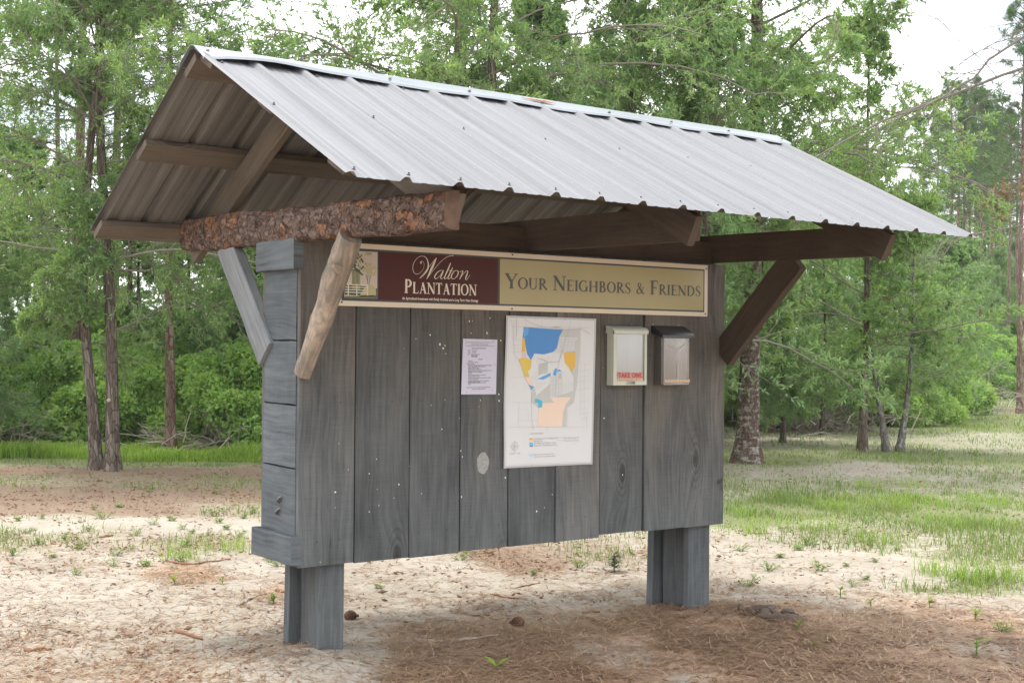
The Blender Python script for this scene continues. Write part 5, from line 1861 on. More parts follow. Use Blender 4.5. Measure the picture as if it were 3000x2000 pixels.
for a in ((-170, 18.5, 0, .60, .3), (-30, 20, 1, .50, 1.9), (60, 21.5, 2, .62, 2.2), (150, 23, 3, .52, .4), (320, 22, 0, .55, 4.0), (440, 21, 2, .66, .9), (520, 23, 1, .50, 2.4), (610, 20.5, 3, .58, 5.1), (690, 22, 2, .62, 3.3),
          (-120, 26, 3, .66, 2.0), (80, 28, 1, .62, 3.6), (240, 27, 2, .5, 1.0), (400, 28, 0, .62, 5.4), (560, 28, 3, .66, .2),
          (760, 21, 0, .55, 1.5), (900, 24, 1, .56, .6), (1010, 26, 3, .6, 2.9), (1250, 21, 2, .95, 4.4), (1340, 25, 0, .85, 1.2), (1450, 20.5, 3, .72, 3.0), (1560, 24, 1, .62, 5.0),
          (1640, 24, 2, .66, .5), (1615, 15.6, 0, .82, .5), (1440, 16.2, 3, .72, 1.5), (1790, 25, 0, .6, 2.6), (1880, 27, 3, .66, 1.4), (1960, 29, 2, .8, 3.9), (2060, 31, 1, .55, 4.8), (2130, 34, 2, .66, .8), (2040, 36, 0, .66, 5.6), (1900, 34, 1, .62, 2.1), (1720, 31, 3, .8, 3.1), (1600, 30, 2, .9, 1.1),
          (1800, 21, 2, .5, 1.0), (1890, 23, 2, .52, 2.3), (2000, 24, 2, .5, 3.3), (2090, 26, 2, .55, 4.3), (2160, 28, 2, .5, .3), (1730, 20.5, 2, .5, 5.0), (2200, 33, 2, .55, 2.0), (-60, 17.2, 2, .52, .5), (570, 20.2, 0, .5, 4.0),
          (2230, 46, 2, .72, 1.6), (2290, 54, 0, .66, .2), (2180, 50, 3, .72, 3.2), (2380, 58, 1, .6, 4.1), (2460, 52, 2, .8, 5.2), (2090, 50, 1, .7, 2.7), (2560, 46, 3, .7, 1.1), (2700, 42, 0, .7, 3.0),
          (2150, 78, 3, 1.15, 1.1), (2215, 84, 1, 1.1, 2.1), (2270, 80, 0, 1.2, 3.1), (2330, 86, 2, 1.2, .6), (2390, 80, 3, 1.1, 4.1), (2180, 92, 2, 1.3, .1), (2300, 95, 0, 1.3, 2.6), (2250, 66, 2, .9, 4.4), (2330, 70, 3, .9, 1.9),
          (-520, 18, 2, .8, 1.2), (-330, 22, 0, .8, 2.2)):
    wood_tree(*a)


# pines
def pine_meshes(name, seed, H, r0, crown_from, reach, nb=60, tuft=5):
    rng = np.random.default_rng(seed)
    mb = MB()
    pts, rd = [], []
    for j in range(30):
        u = j / 29
        pts.append((0.05 * math.sin(u * 5 + seed), 0.05 * math.cos(u * 4 + seed), H * u - (0.1 if j == 0 else 0)))
        rd.append(r0 * (1 - 0.8 * u) * (1 + .5 * math.exp(-H * u / .2)))
    mb.tube(pts, rd, 12)
    u = rng.uniform(0, 1, nb)
    hz = H * (crown_from + (0.99 - crown_from) * u)
    az = rng.uniform(0, 6.28, nb)
    el = np.radians(-5 + 50 * u)
    Lb = reach * (1.05 - 0.75 * u) * rng.uniform(.6, 1.1, nb)
    d = np.stack([np.cos(az) * np.cos(el), np.sin(az) * np.cos(el), np.sin(el)], 1)
    P0 = np.stack([0 * hz, 0 * hz, hz], 1)
    out = [P0]
    for j in range(1, 6):
        d = unit(d + rng.normal(size=d.shape) * .12 + np.array([0, 0, .06]))
        out.append(out[-1] + d * (Lb / 5)[:, None])
    LB = np.stack(out, 1)
    V, F = tubes_np(LB, np.full(LB.shape[:2], r0 * .16) * np.linspace(1, .3, 6)[None], 5)
    mb.add(V.tolist(), F.tolist(), None, 0, True)
    TWp, _ = spread(rng, LB, None, Lb, tuft, .35, 1.0, .8, .30, .1, 3)
    C = np.concatenate([TWp[:, -1], TWp[:, 1]])
    A = np.concatenate([unit(TWp[:, -1] - TWp[:, 0])] * 2)
    nn = 34
    P = np.repeat(C, nn, 0)
    D = np.repeat(A, nn, 0) * .7 + rng.normal(size=(len(P), 3)) * .62
    Vl, Fl = leaf_quads(P, D, rng.uniform(.14, .24, len(P)), np.full(len(P), .009), rng)
    Vt, Ft = tubes_np(TWp, np.full(TWp.shape[:2], .006), 3)
    crown = np_mesh(name + '_crown', np.concatenate([Vl, Vt]), np.concatenate([Fl, Ft + len(Vl)]), [M['pineneedle'], M['twig']], np.concatenate([np.zeros(len(Fl), int), np.ones(len(Ft), int)]))
    return mb.mesh(name + '_trunk', [M['pinetrunk']]), crown


pk = [pine_meshes('pine', 5, 13.0, 0.105, .55, 1.9), pine_meshes('pine', 6, 15.0, 0.12, .60, 1.8, 70), pine_meshes('pine', 9, 11.0, 0.08, .5, 1.6)]
place('pine_tree', pk[2], gat(387, 1037), 'pine with a straight pinkish trunk rising from a brush pile on the left', 'tree', sc=.95)
ps = []
for i, (px, d, q, s_, lab) in enumerate(((178, 20.5, 0, 1.0, 'pine trunk with reddish bark right behind the leaning oak'), (266, 24, 1, .9, 'grey pine trunk seen high above the oak pair'), (124, 23, 2, .9, 'thin dark pine leftmost among the undergrowth'), (298, 22, 2, .75, 'thin pale pine between the oak pair and the board'),
                                    (1772, 23.0, 2, .62, 'thin orange barked pine right behind the big lichen oak'), (2346, 31, 0, .78, 'pine trunk on the rise at the right edge of the picture'), (1560, 27, 2, .9, 'slim pine behind the right half of the roof'))):
    p = gp(px, d) if i != 4 else gat(1772, 993)
    place('pine_tree', pk[q], p, lab, 'tree', rot=i * 1.3, sc=s_)
first = None
for i, (px, d, s_) in enumerate(((2182, 56, .9), (2200, 60, .95), (2214, 54, .8), (2238, 62, 1.0), (2252, 52, .82), (2262, 66, 1.0), (2286, 55, .8), (2300, 63, .95), (2318, 50, .72), (2336, 68, 1.0), (2225, 70, 1.05), (2275, 72, 1.0), (2150, 64, .9), (2120, 58, .85), (2400, 55, .8), (2450, 62, .9))):
    p = gp(px, d)
    if first is None:
        first = place('pine_tree', pk[1], p, 'tall straight pine in the far stand beyond the clearing', 'tree', 'pines of the far stand', 0, s_)
    else:
        again(first, p, i * 1.7, s_)


# ------------------------------------------------------------------ bare and withered branches from the right
M['bareview'] = plain('grey_branch', (0.16, 0.14, 0.125), 0.9, 0.15, 0, 0.3, 6)


def bare_tree(name, base, limbs, label, r0, H, leafy=None, seed=1):
    rng = np.random.default_rng(seed)
    o = empty(name, base, label, 'tree')
    mb = MB()
    b = np.array(base)
    pts = [(0.04 * math.sin(j), 0.04 * math.cos(j * 1.3), H * j / 12 - (.1 if j == 0 else 0)) for j in range(13)]
    mb.tube(pts, [r0 * (1 - .7 * j / 12) for j in range(13)], 10)
    Pall, Rall = [], []
    lb = []
    for lm in limbs:
        q = spline([(*(np.array(p) - b),) for p in lm[0]], 4) if False else [np.array(p) - b for p in lm[0]]
        q = np.array(q)
        t = np.linspace(0, len(q) - 1, 12)
        i = np.clip(t.astype(int), 0, len(q) - 2)
        pl = q[i] + (q[i + 1] - q[i]) * (t - i)[:, None]
        pl += rng.normal(size=pl.shape) * .03
        lb.append(pl)
        Rall.append(np.linspace(lm[1], lm[1] * .25, 12))
    LB = np.stack(lb)
    V, F = tubes_np(LB, np.stack(Rall), 6)
    mb.add(V.tolist(), F.tolist(), None, 0, True)
    Ls = np.array([np.linalg.norm(l[-1] - l[0]) for l in lb])
    SB, L2 = spread(rng, LB, None, Ls, 12, .25, 1, .6, .32, -.02, 6, .16)
    V, F = tubes_np(SB, np.full(SB.shape[:2], .0065) * np.linspace(1, .3, 6)[None], 4)
    mb.add(V.tolist(), F.tolist(), None, 0, True)
    TW_, L3 = spread(rng, SB, None, L2, 6, .2, 1, .6, .45, -.03, 5, .2)
    V, F = tubes_np(TW_, np.full(TW_.shape[:2], .0035) * np.linspace(1, .4, 5)[None], 3)
    mb.add(V.tolist(), F.tolist(), None, 0, True)
    me = mb.mesh(name + '_trunk', [M['bareview']])
    c = bpy.data.objects.new('trunk', me)
    COL.objects.link(c)
    c.parent = o
    if leafy:
        P = np.repeat(TW_[:, 2:].reshape(-1, 3), leafy, 0)
        P = P + rng.normal(size=P.shape) * .05
        D = rng.normal(size=P.shape) + np.array([0, 0, -.6])
        Vl, Fl = leaf_quads(P, D, rng.uniform(.06, .11, len(P)), rng.uniform(.03, .05, len(P)), rng)
        c = bpy.data.objects.new('crown', np_mesh(name + '_crown', Vl, Fl, [M['brownleaf']]))
        COL.objects.link(c)
        c.parent = o
    return o


def vp(px, py, depth):
    k = 3000.0 / 2352.0
    return tuple(CAM_P + (CR * ((px * k - 1500) / FPX) + CU * ((1000 - py * k) / FPX) + CF) * depth)


bb = gp(2720, 15)
bare_tree('bare_tree', bb, [([vp(2720, 30, 15), vp(2480, 20, 14.6), vp(2352, 75, 14.2), vp(2210, 190, 13.8), vp(2060, 270, 13.4)], .026), ([vp(2720, 140, 15), vp(2480, 110, 14.5), vp(2352, 150, 14.2), vp(2150, 225, 13.8), vp(1950, 320, 13.2), vp(1830, 385, 13.0)], .028),
                            ([vp(2720, 380, 15), vp(2500, 440, 14.5), vp(2330, 520, 14), vp(2230, 545, 13.7), vp(2140, 560, 13.6)], .014)], 'grey leafless tree whose bare limbs reach in from the right edge', .14, 7.5, None, 4)
wb = gp(2560, 20)
bare_tree('withered_tree', wb, [([vp(2560, 380, 20), vp(2460, 380, 19.8), vp(2350, 420, 19.5), vp(2300, 470, 19.3)], .03), ([vp(2560, 300, 20), vp(2450, 330, 19.8), vp(2360, 400, 19.5)], .03)], 'tree with withered brown leaves at the right edge', .1, 6.5, 3, 9)


# ------------------------------------------------------------------ undergrowth
def shrub_meshes(name, seed, w, h, nlump=26, nleaf=900, leaf=(.075, .05), mat='shrubleaf'):
    rng = np.random.default_rng(seed)
    a = rng.uniform(0, 6.28, nlump)
    rr = w * rng.uniform(0, 1, nlump) ** .6
    z = h * (0.15 + 0.75 * rng.uniform(0, 1, nlump)) * (1 - 0.45 * (rr / w) ** 2)
    C = np.stack([rr * np.cos(a), rr * np.sin(a), z], 1)
    R_ = rng.uniform(.18, .42, nlump) * (w + h) / 2.6
    P, D = [], []
    for c, r in zip(C, R_):
        d = unit(rng.normal(size=(nleaf, 3)))
        d[:, 2] = np.abs(d[:, 2]) * np.where(rng.uniform(size=nleaf) < .75, 1, -1)
        f = rng.uniform(.55, 1.05, nleaf) ** .6
        bump = 1 + .22 * np.sin(d[:, 0] * 7 + c[0] * 9) * np.sin(d[:, 1] * 6 + c[1] * 7) * np.cos(d[:, 2] * 5)
        P.append(c + d * (r * f * bump)[:, None])
        D.append(d * .5 + rng.normal(size=d.shape) * .6 + np.array([0, 0, -.25]))
    P = np.concatenate(P)
    D = np.concatenate(D)
    ok = P[:, 2] > 0.02
    P, D = P[ok], D[ok]
    s_ = rng.uniform(.6, 1.3, len(P))
    Vl, Fl = leaf_quads(P, D, leaf[0] * s_, leaf[1] * s_, rng)
    crown = np_mesh(name + '_crown', Vl, Fl, [M[mat]])
    ns_ = 26
    st_ = []
    for q in range(ns_):
        c = C[rng.integers(nlump)]
        b0 = np.array([rng.normal() * .15 * w, rng.normal() * .15 * w, -.05])
        m1 = (b0 + c) / 2 + rng.normal(size=3) * .12
        e_ = c * 1.12 + rng.normal(size=3) * .1
        st_.append(np.stack([b0, (b0 + m1) / 2 + rng.normal(size=3) * .04, m1, (m1 + c) / 2 + rng.normal(size=3) * .05, c, e_]))
    ST = np.stack(st_)
    V, F = tubes_np(ST, np.full(ST.shape[:2], .016) * np.linspace(1, .25, 6)[None], 5)
    return np_mesh(name + '_stems', V, F, [M['deadwood']], None, True), crown


SK = [shrub_meshes('shrub', 41, 1.0, 1.5), shrub_meshes('shrub', 42, 1.25, 1.15, 30), shrub_meshes('shrub', 43, .8, 1.9, 24), shrub_meshes('shrub', 44, 1.1, 1.3, 26, 800, (.10, .032))]
ssrc = [None] * 4
slab = ('vine covered green shrub at the wood edge', 'low spreading green shrub at the wood edge', 'tall leafy green shrub at the wood edge', 'narrow leaved shrub at the wood edge')
rs = random.Random(17)
spots = []
for px in range(-260, 800, 52):
    spots.append((px + rs.uniform(-18, 18), rs.uniform(19.2, 20.6), rs.uniform(.75, 1.15)))
    spots.append((px + rs.uniform(-18, 18), rs.uniform(21.2, 23.5), rs.uniform(1.1, 1.5)))
for px in range(800, 1640, 120):
    spots.append((px, rs.uniform(21, 24), rs.uniform(.9, 1.2)))
for px in range(1640, 2130, 44):
    spots.append((px + rs.uniform(-15, 15), rs.uniform(25.5, 28), rs.uniform(.75, 1.1)))
    spots.append((px + rs.uniform(-15, 15), rs.uniform(30, 34), rs.uniform(1.2, 1.6)))
for px in range(2100, 2620, 38):
    spots.append((px + rs.uniform(-12, 12), rs.uniform(40, 46), rs.uniform(1.1, 1.7)))
    spots.append((px + rs.uniform(-12, 12), rs.uniform(54, 75), rs.uniform(1.8, 2.6)))
for (px, d, s_) in spots:
    q = rs.randrange(4)
    p = gp(px, d)
    lab = slab[q] + (', left of the board' if px < 700 else ', behind the board' if px < 1630 else ', right of the board' if d < 36 else ', at the far right')
    if ssrc[q] is None:
        ssrc[q] = place('shrub', SK[q], p, lab, 'shrub', 'shrubs along the edge of the wood', rs.uniform(0, 6), s_, ('stems', 'leaves'))
    else:
        again(ssrc[q], p, rs.uniform(0, 6), s_, None, lab)


# brush piles: heaps of dead sticks
def brush(name, loc, w, h, n, label, seed):
    rng = np.random.default_rng(seed)
    P0 = np.stack([rng.normal(size=n) * w * .4, rng.normal(size=n) * w * .4, rng.uniform(-.05, h * .35, n)], 1)
    a = rng.uniform(0, 6.28, n)
    e = rng.uniform(.05, 1.1, n)
    d = np.stack([np.cos(a) * np.cos(e), np.sin(a) * np.cos(e), np.sin(e)], 1)
    Lb = rng.uniform(.4, 1.0, n) * w
    out = [P0]
    for j in range(1, 6):
        d = unit(d + rng.normal(size=d.shape) * .15 + np.array([0, 0, -.16]))
        out.append(out[-1] + d * (Lb / 5)[:, None])
    B_ = np.stack(out, 1)
    B_[..., 2] = np.maximum(B_[..., 2], .0)
    T_, _ = spread(rng, B_, None, Lb, 4, .2, 1, .6, .4, 0, 4, .2)
    V1, F1 = tubes_np(B_, np.full(B_.shape[:2], .011) * np.linspace(1, .3, 6)[None], 5)
    V2, F2 = tubes_np(T_, np.full(T_.shape[:2], .004), 3)
    o = link(name, np_mesh(name, np.concatenate([V1, V2]), np.concatenate([F1, F2 + len(V1)]), [M['deadwood']], None, True))
    o.location = loc
    tag(o, label, 'brush pile', kind='stuff')


brush('brush_pile', gp(400, 18.4), 1.0, .5, 60, 'heap of dead grey sticks round the foot of the left pine', 1)
brush('brush_pile', gp(60, 18.9), 1.2, .7, 60, 'tangle of dead branches at the far left wood edge', 2)
brush('brush_pile', gp(1870, 24), 1.5, .9, 170, 'dead grey branches lying behind the big oak', 3)
brush('brush_pile', gp(2130, 31), 2.2, 1.2, 180, 'big tangle of bare branches behind the saplings', 4)
brush('brush_pile', gp(590, 18.8),   .9, .6, 50, 'dead branches beside the left edge of the board', 5)
# ------------------------------------------------------------------ ground cover
def scatter(n, rng, pxr=(-800, 3250), pyr=(1010, 1700), pw=1.0):
    px = rng.uniform(*pxr, n)
    py = pyr[0] + (pyr[1] - pyr[0]) * rng.uniform(0, 1, n) ** pw
    k = 3000.0 / 2352.0
    d = CR * ((px * k - 1500) / FPX)[:, None] + CU * ((1000 - py * k) / FPX)[:, None] + CF
    t = (-0.05 - CAM_P[2]) / d[:, 2]
    P = CAM_P + d * t[:, None]
    z = ground_z(P[:, 0], P[:, 1])
    return np.stack([P[:, 0], P[:, 1], z], 1), cover(P[:, 0], P[:, 1]), t


def blades(P, H, Wd, rng, lean=.45):
    n = len(P)
    a = rng.uniform(0, 6.28, n)
    ld = np.stack([np.cos(a), np.sin(a), 0 * a], 1)
    b = a + 1.57 + rng.uniform(-.6, .6, n)
    sd = np.stack([np.cos(b), np.sin(b), 0 * b], 1) * Wd[:, None]
    L_ = (lean * rng.uniform(.2, 1.3, n) * H)[:, None]
    up = np.array([0, 0, 1.0])
    m_ = P + up * (H * .6)[:, None] + ld * L_ * .35
    t_ = P + up * (H * rng.uniform(.85, 1, n))[:, None] + ld * L_
    V = np.stack([P - sd, P + sd, m_ - sd * .7, m_ + sd * .7, t_ - sd * .1, t_ + sd * .1], 1).reshape(-1, 3)
    i = np.arange(n)[:, None] * 6
    F = np.concatenate([i + np.array([0, 1, 3, 2]), i + np.array([2, 3, 5, 4])], 1).reshape(-1, 4)
    return V, F


rng = np.random.default_rng(77)
P, cv, t = scatter(420000, rng, pyr=(905, 1420), pw=1.5)
tuft = .5 + .5 * snoise(P[:, 0], P[:, 1], 5.0, 20) + .35 * snoise(P[:, 0], P[:, 1], 1.2, 21)
keep = rng.uniform(size=len(P)) < np.clip(cv[:, 2] * 1.2 - .12, 0, 1) * np.clip(tuft * 1.3, .04, 1)
P, cv, t, tuft = P[keep], cv[keep], t[keep], tuft[keep]
P = P + np.stack([rng.normal(size=len(P)) * .03, rng.normal(size=len(P)) * .03, 0 * t], 1)
P[:, 2] = ground_z(P[:, 0], P[:, 1]) - .005
H = (.035 + .065 * np.clip(tuft, 0, 1.4) ** 1.6) * rng.uniform(.5, 1.3, len(P))
V, F = blades(P, H, .0016 + .00017 * t, rng, .9)
go = link('grass', np_mesh('grass', V, F, [M['grass']]))
tag(go, 'thin yellow green grass over the clearing', 'grass', kind='stuff')
# lush strip at the foot of the wood on the left, and tall tufts on the right
P, cv, t = scatter(60000, rng, (-420, 760), (1026, 1064))
k_ = rng.uniform(size=len(P)) < .62
P = P[k_]
d_ = t[k_]
P = P[(d_ > 16.6) & (d_ < 19.6)]
P[:, 2] = ground_z(P[:, 0], P[:, 1])
H = rng.uniform(.04, .16, len(P)) * (1 + .8 * snoise(P[:, 0], P[:, 1], 3, 30))
V, F = blades(P, H, np.full(len(P), .007), rng, .5)
go = link('grass_strip', np_mesh('grass_strip', V, F, [M['lime']]))
tag(go, 'bright lush grass strip at the foot of the wood, left', 'grass', kind='stuff')
cl = []
rt = random.Random(4)
TU = [(1890, 1165), (1930, 1170), (2000, 1160), (2050, 1155), (2110, 1150), (2140, 1160), (2250, 1165), (2180, 1168), (1960, 1150), (2230, 1150), (1720, 1225), (1830, 1215), (2010, 1250), (2075, 1168), (2290, 1155), (2320, 1168), (1760, 1205), (2130, 1200), (2200, 1210), (2280, 1215), (1905, 1215), (1700, 1185), (2180, 1325), (2220, 1335), (2260, 1330), (2300, 1325), (2150, 1318), (2340, 1335), (530, 1265), (420, 1280), (1985, 1120), (2100, 1115), (2160, 995), (2210, 975), (2250, 985), (2180, 960), (1960, 1015), (2130, 1030)]
for (px, py) in TU:
    c = gat(px, py)
    n = rt.randint(45, 110)
    sdv = .09 if py > 1100 else .35
    cl.append(np.stack([c[0] + rng.normal(size=n) * sdv, c[1] + rng.normal(size=n) * sdv, np.full(n, c[2] - .01)], 1))
P = np.concatenate(cl)
V, F = blades(P, rng.uniform(.06, .17, len(P)), np.full(len(P), .0026), rng, .9)
go = link('grass_tufts', np_mesh('grass_tufts', V, F, [M['lime']]))
tag(go, 'taller bright grass tufts scattered over the clearing', 'grass', kind='stuff')


# fallen pine needles
def strips(P, L_, Wd, rng, lift, tilt=.12):
    n = len(P)
    a = rng.uniform(0, PI, n)
    d = np.stack([np.cos(a), np.sin(a), rng.normal(size=n) * tilt], 1)
    s_ = np.stack([-np.sin(a), np.cos(a), 0 * a], 1) * Wd[:, None]
    c = np.cross(d, [0, 0, 1.0]) * (rng.normal(size=n) * .12)[:, None]
    P = P + np.array([0, 0, 1.0]) * lift[:, None]
    A = P - d * L_[:, None] / 2
    B = P + c * L_[:, None]
    C = P + d * L_[:, None] / 2
    V = np.stack([A - s_, A + s_, B - s_, B + s_, C - s_ * .5, C + s_ * .5], 1).reshape(-1, 3)
    i = np.arange(n)[:, None] * 6
    F = np.concatenate([i + np.array([0, 1, 3, 2]), i + np.array([2, 3, 5, 4])], 1).reshape(-1, 4)
    return V, F


P, cv, t = scatter(290000, rng, pyr=(1215, 1760), pw=.95)
nz_ = .6 + .6 * snoise(P[:, 0], P[:, 1], 6, 40) + .4 * snoise(P[:, 0], P[:, 1], 15, 41)
keep = rng.uniform(size=len(P)) < np.clip(cv[:, 0] * .95 * np.clip(nz_ + cv[:, 0] * .3, 0.1, 1) + .09, 0, .97)
P, cv, t = P[keep], cv[keep], t[keep]
V, F = strips(P, rng.uniform(.04, .125, len(P)), (.0008 + .00016 * t) * rng.uniform(.6, 1.5, len(P)), rng, .002 + rng.uniform(0, .022, len(P)) * np.clip(cv[:, 0] * 1.4, .05, 1))
so_ = link('pine_straw', np_mesh('pine_straw', V, F, [M['straw']]))
tag(so_, 'brown fallen pine needles strewn over the sand', 'pine straw', kind='stuff')
# dead leaves and bark chips
P, cv, t = scatter(190000, rng, pyr=(1050, 1740), pw=1.1)
keep = rng.uniform(size=len(P)) < np.clip((cv[:, 1] * .8 + cv[:, 0] * .03 + .02 + .03 * cv[:, 2]) * np.clip(.8 + 1.3 * snoise(P[:, 0], P[:, 1], 7, 50), .05, 2.5), 0, .9)
P, t = P[keep], t[keep]
n = len(P)
a = rng.uniform(0, 6.28, n)
D = np.stack([np.cos(a), np.sin(a), rng.normal(size=n) * .25], 1)
P[:, 2] += rng.uniform(.004, .016, n)
s_ = rng.uniform(.35, 1.0, n) ** 1.6 * 1.1 * np.where(rng.uniform(size=n) < .07, 1.6, 1)
Vl, Fl = leaf_quads(P, D, .042 * s_, .016 * s_, rng)
Vl[:, 2] = np.maximum(Vl[:, 2], ground_z(Vl[:, 0], Vl[:, 1]) + .001)
lo = link('leaf_litter', np_mesh('leaf_litter', Vl, Fl, [M['litter']]))
tag(lo, 'dead brown leaves and bark chips lying on the ground', 'leaf litter', kind='stuff')


# ------------------------------------------------------------------ single things on the ground
def stick(pts, r, label, mat='deadwood', name='stick'):
    rng2 = random.Random(len(label) + int(pts[0][0]))
    w = [gat(*p) for p in pts]
    c = w[0]
    fine = []
    for a_, b_ in zip(w[:-1], w[1:]):
        for k in range(4):
            t_ = k / 4
            fine.append([a_[q] + (b_[q] - a_[q]) * t_ + rng2.uniform(-.006, .006) for q in range(3)])
    fine.append(list(w[-1]))
    mb = MB()
    n = len(fine)
    mb.tube([(p[0] - c[0], p[1] - c[1], p[2] - c[2] + r * .7) for p in fine], [r * (1 - .55 * k / n) * rng2.uniform(.85, 1.15) for k in range(n)], 7)
    o = mb.build(name, M[mat])
    o.location = c
    tag(o, label, 'stick', None)
    return o


M['brownstick'] = plain('brown_stick', (0.23, 0.125, 0.075), 0.9, .15, 0, .35, 14)
for pts, r, lab, mt in (([(956, 1470), (1000, 1476), (1060, 1474), (1145, 1461)], .011, 'longest grey stick on the straw, between the two posts', 'deadwood'),
                        ([(2010, 1476), (2060, 1484), (2120, 1482), (2165, 1472)], .007, 'long pale curved stem on the straw at the right', 'deadwood'),
                        ([(2035, 1436), (2100, 1428), (2165, 1430)], .005, 'thin pale stem above the long curved one', 'deadwood'),
                        ([(385, 1290), (420, 1298), (470, 1293), (530, 1285)], .009, 'curved brown stick beside the weeds, left of the board', 'brownstick'),
                        ([(635, 1358), (680, 1366), (720, 1367)], .011, 'straight brown stick left of the near post', 'brownstick'),
                        ([(545, 1392), (570, 1380), (590, 1368), (620, 1362)], .008, 'forked looking grey twig left of the near post', 'deadwood'),
                        ([(55, 1300 + 195), (85, 1494), (118, 1492)], .012, 'short brown stick far left on the sand', 'brownstick'),
                        ([(405, 1450), (440, 1463), (465, 1470)], .012, 'slanting brown bark strip in the lower left', 'brownstick'),
                        ([(1125, 1365), (1160, 1372), (1190, 1375)], .008, 'brown stick on the bare sand under the board', 'brownstick'),
                        ([(1180, 1352), (1215, 1344), (1240, 1338)], .006, 'thin brown twig on sand, under the map', 'brownstick'),
                        ([(1340, 1408), (1378, 1406)], .010, 'short dark stick left of the far post', 'brownstick'),
                        ([(1050, 1408), (1085, 1414), (1125, 1413)], .006, 'twig on shaded sand near the near post', 'brownstick'),
                        ([(2030, 1518), (2055, 1530), (2085, 1540)], .009, 'reddish bark strip on straw at the lower right', 'brownstick'),
                        ([(2270, 1542), (2310, 1550), (2352, 1556)], .008, 'brown stick in the lower right corner', 'brownstick'),
                        ([(1810, 1410), (1850, 1416)], .006, 'short twig by the grey root', 'deadwood'),
                        ([(230, 1235), (260, 1230)], .010, 'dark stub on the litter far left', 'brownstick')):
    stick(pts, r, lab, mt)
# the grey weathered root right of the far post
mb = MB()
c = gat(1760, 1412)
rq = random.Random(6)
for (a_, b_, ra) in (((1712, 1404), (1790, 1414), .030), ((1745, 1424), (1850, 1430), .036), ((1752, 1418), (1778, 1398), .034), ((1730, 1412), (1700, 1400), .022), ((1790, 1420), (1830, 1424), .040)):
    p0, p1 = gat(*a_), gat(*b_)
    pts, rd = [], []
    for k in range(9):
        t_ = k / 8
        pts.append([p0[q] + (p1[q] - p0[q]) * t_ - c[q] + rq.uniform(-.012, .012) for q in range(3)])
        pts[-1][2] += ra * .5 + .015 * math.sin(t_ * 3)
        rd.append(ra * (.6 + .5 * math.sin(t_ * 3.1)) * rq.uniform(.8, 1.2))
    mb.tube(pts, [r_ * .8 for r_ in rd], 14)
for q in range(len(mb.v)):
    p = Vector(mb.v[q])
    mb.v[q] = tuple(p + Vector(noise.noise_vector(p * 28)) * .014 + Vector(noise.noise_vector(p * 70)) * .006)
M['rootwood'] = plain('weathered_root', (0.12, 0.09, 0.072), .9, .15, 0, .5, 18)
ro_ = mb.build('dead_root', M['rootwood'])
ro_.location = c
ro_.scale = (1, 1, .75)
tag(ro_, 'knotty weathered grey root lying right of the far post', 'root')

# pine cones
M['cone'] = plain('pine_cone_scale', (0.13, 0.075, 0.048), .8, .2, 0, .4, 40)
mb = MB()
for j in range(9):
    for i in range(9):
        t_ = j / 8
        a_ = i * 2 * PI / 9 + j * .37
        r_ = .030 * math.sin(min(1, .18 + t_ * .95) * PI) ** .8 + .004
        x = -.045 + .09 * t_
        e = Vector((0, math.cos(a_), math.sin(a_)))
        s_ = Vector((0, -math.sin(a_), math.cos(a_)))
        b0 = Vector((x, 0, 0)) + e * r_ * .45
        tip = Vector((x + .010, 0, 0)) + e * r_ * 1.12
        mb.add([b0 - s_ * .007, b0 + s_ * .007, tip + s_ * .009, tip - s_ * .009, b0 + Vector((.006, 0, 0))], [(0, 1, 2, 3), (0, 4, 1), (3, 2, 4), (0, 3, 4), (1, 4, 2)], None, 0)
mb.tube([(-.045, 0, 0), (-.02, 0, 0), (.02, 0, 0), (.048, 0, 0)], [.008, .016, .016, .004], 8)
cme = mb.mesh('pine_cone', [M['cone']])
cones = [(806, 1421, 1.2, 'biggest dark pine cone on bare sand, just right of the near post'), (1188, 1437, 1.25, 'open pine cone on the straw edge under the map')]
for i, (px, py, s_, lab) in enumerate(cones):
    o = link('pine_cone', cme)
    g_ = gat(px, py)
    o.location = (g_[0], g_[1], g_[2] + .015 * s_)
    o.rotation_euler = (i * .7, .1, i * 1.9)
    o.scale = (s_ * .72,) * 3
    tag(o, lab, 'pine cone', 'pine cones on the ground')

# seedling with two bright leaves
def leaf_plant(name, leaves_, stem_h, mat, label, loc, cat='plant', group=None):
    mb = MB()
    mb.tube([(0, 0, -.02), (.004, .002, stem_h * .5), (0, 0, stem_h)], [.004, .003, .002], 6, 1)
    for (az, el, L_, W_, z) in leaves_:
        d = Vector((math.cos(az) * math.cos(el), math.sin(az) * math.cos(el), math.sin(el)))
        s_ = d.cross(Vector((0, 0, 1))).normalized()
        n_ = s_.cross(d)
        b0 = Vector((0, 0, z))
        rows = [(0, .04), (.18, .55), (.42, 1), (.68, .85), (.88, .42), (1, .03)]
        V = []
        for u, w in rows:
            droop = n_ * (-.22 * L_ * u * u)
            mid = b0 + d * (L_ * u) + droop
            V += [mid - s_ * (W_ / 2 * w) + n_ * .05 * W_ * w, mid, mid + s_ * (W_ / 2 * w) + n_ * .05 * W_ * w]
        F = []
        for k in range(5):
            F += [(3 * k, 3 * k + 3, 3 * k + 4, 3 * k + 1), (3 * k + 1, 3 * k + 4, 3 * k + 5, 3 * k + 2)]
        mb.add(V, F, None, 0, True)
    o = mb.build(name, [M[mat], M['weed']])
    o.location = loc
    tag(o, label, cat, group)
    return o


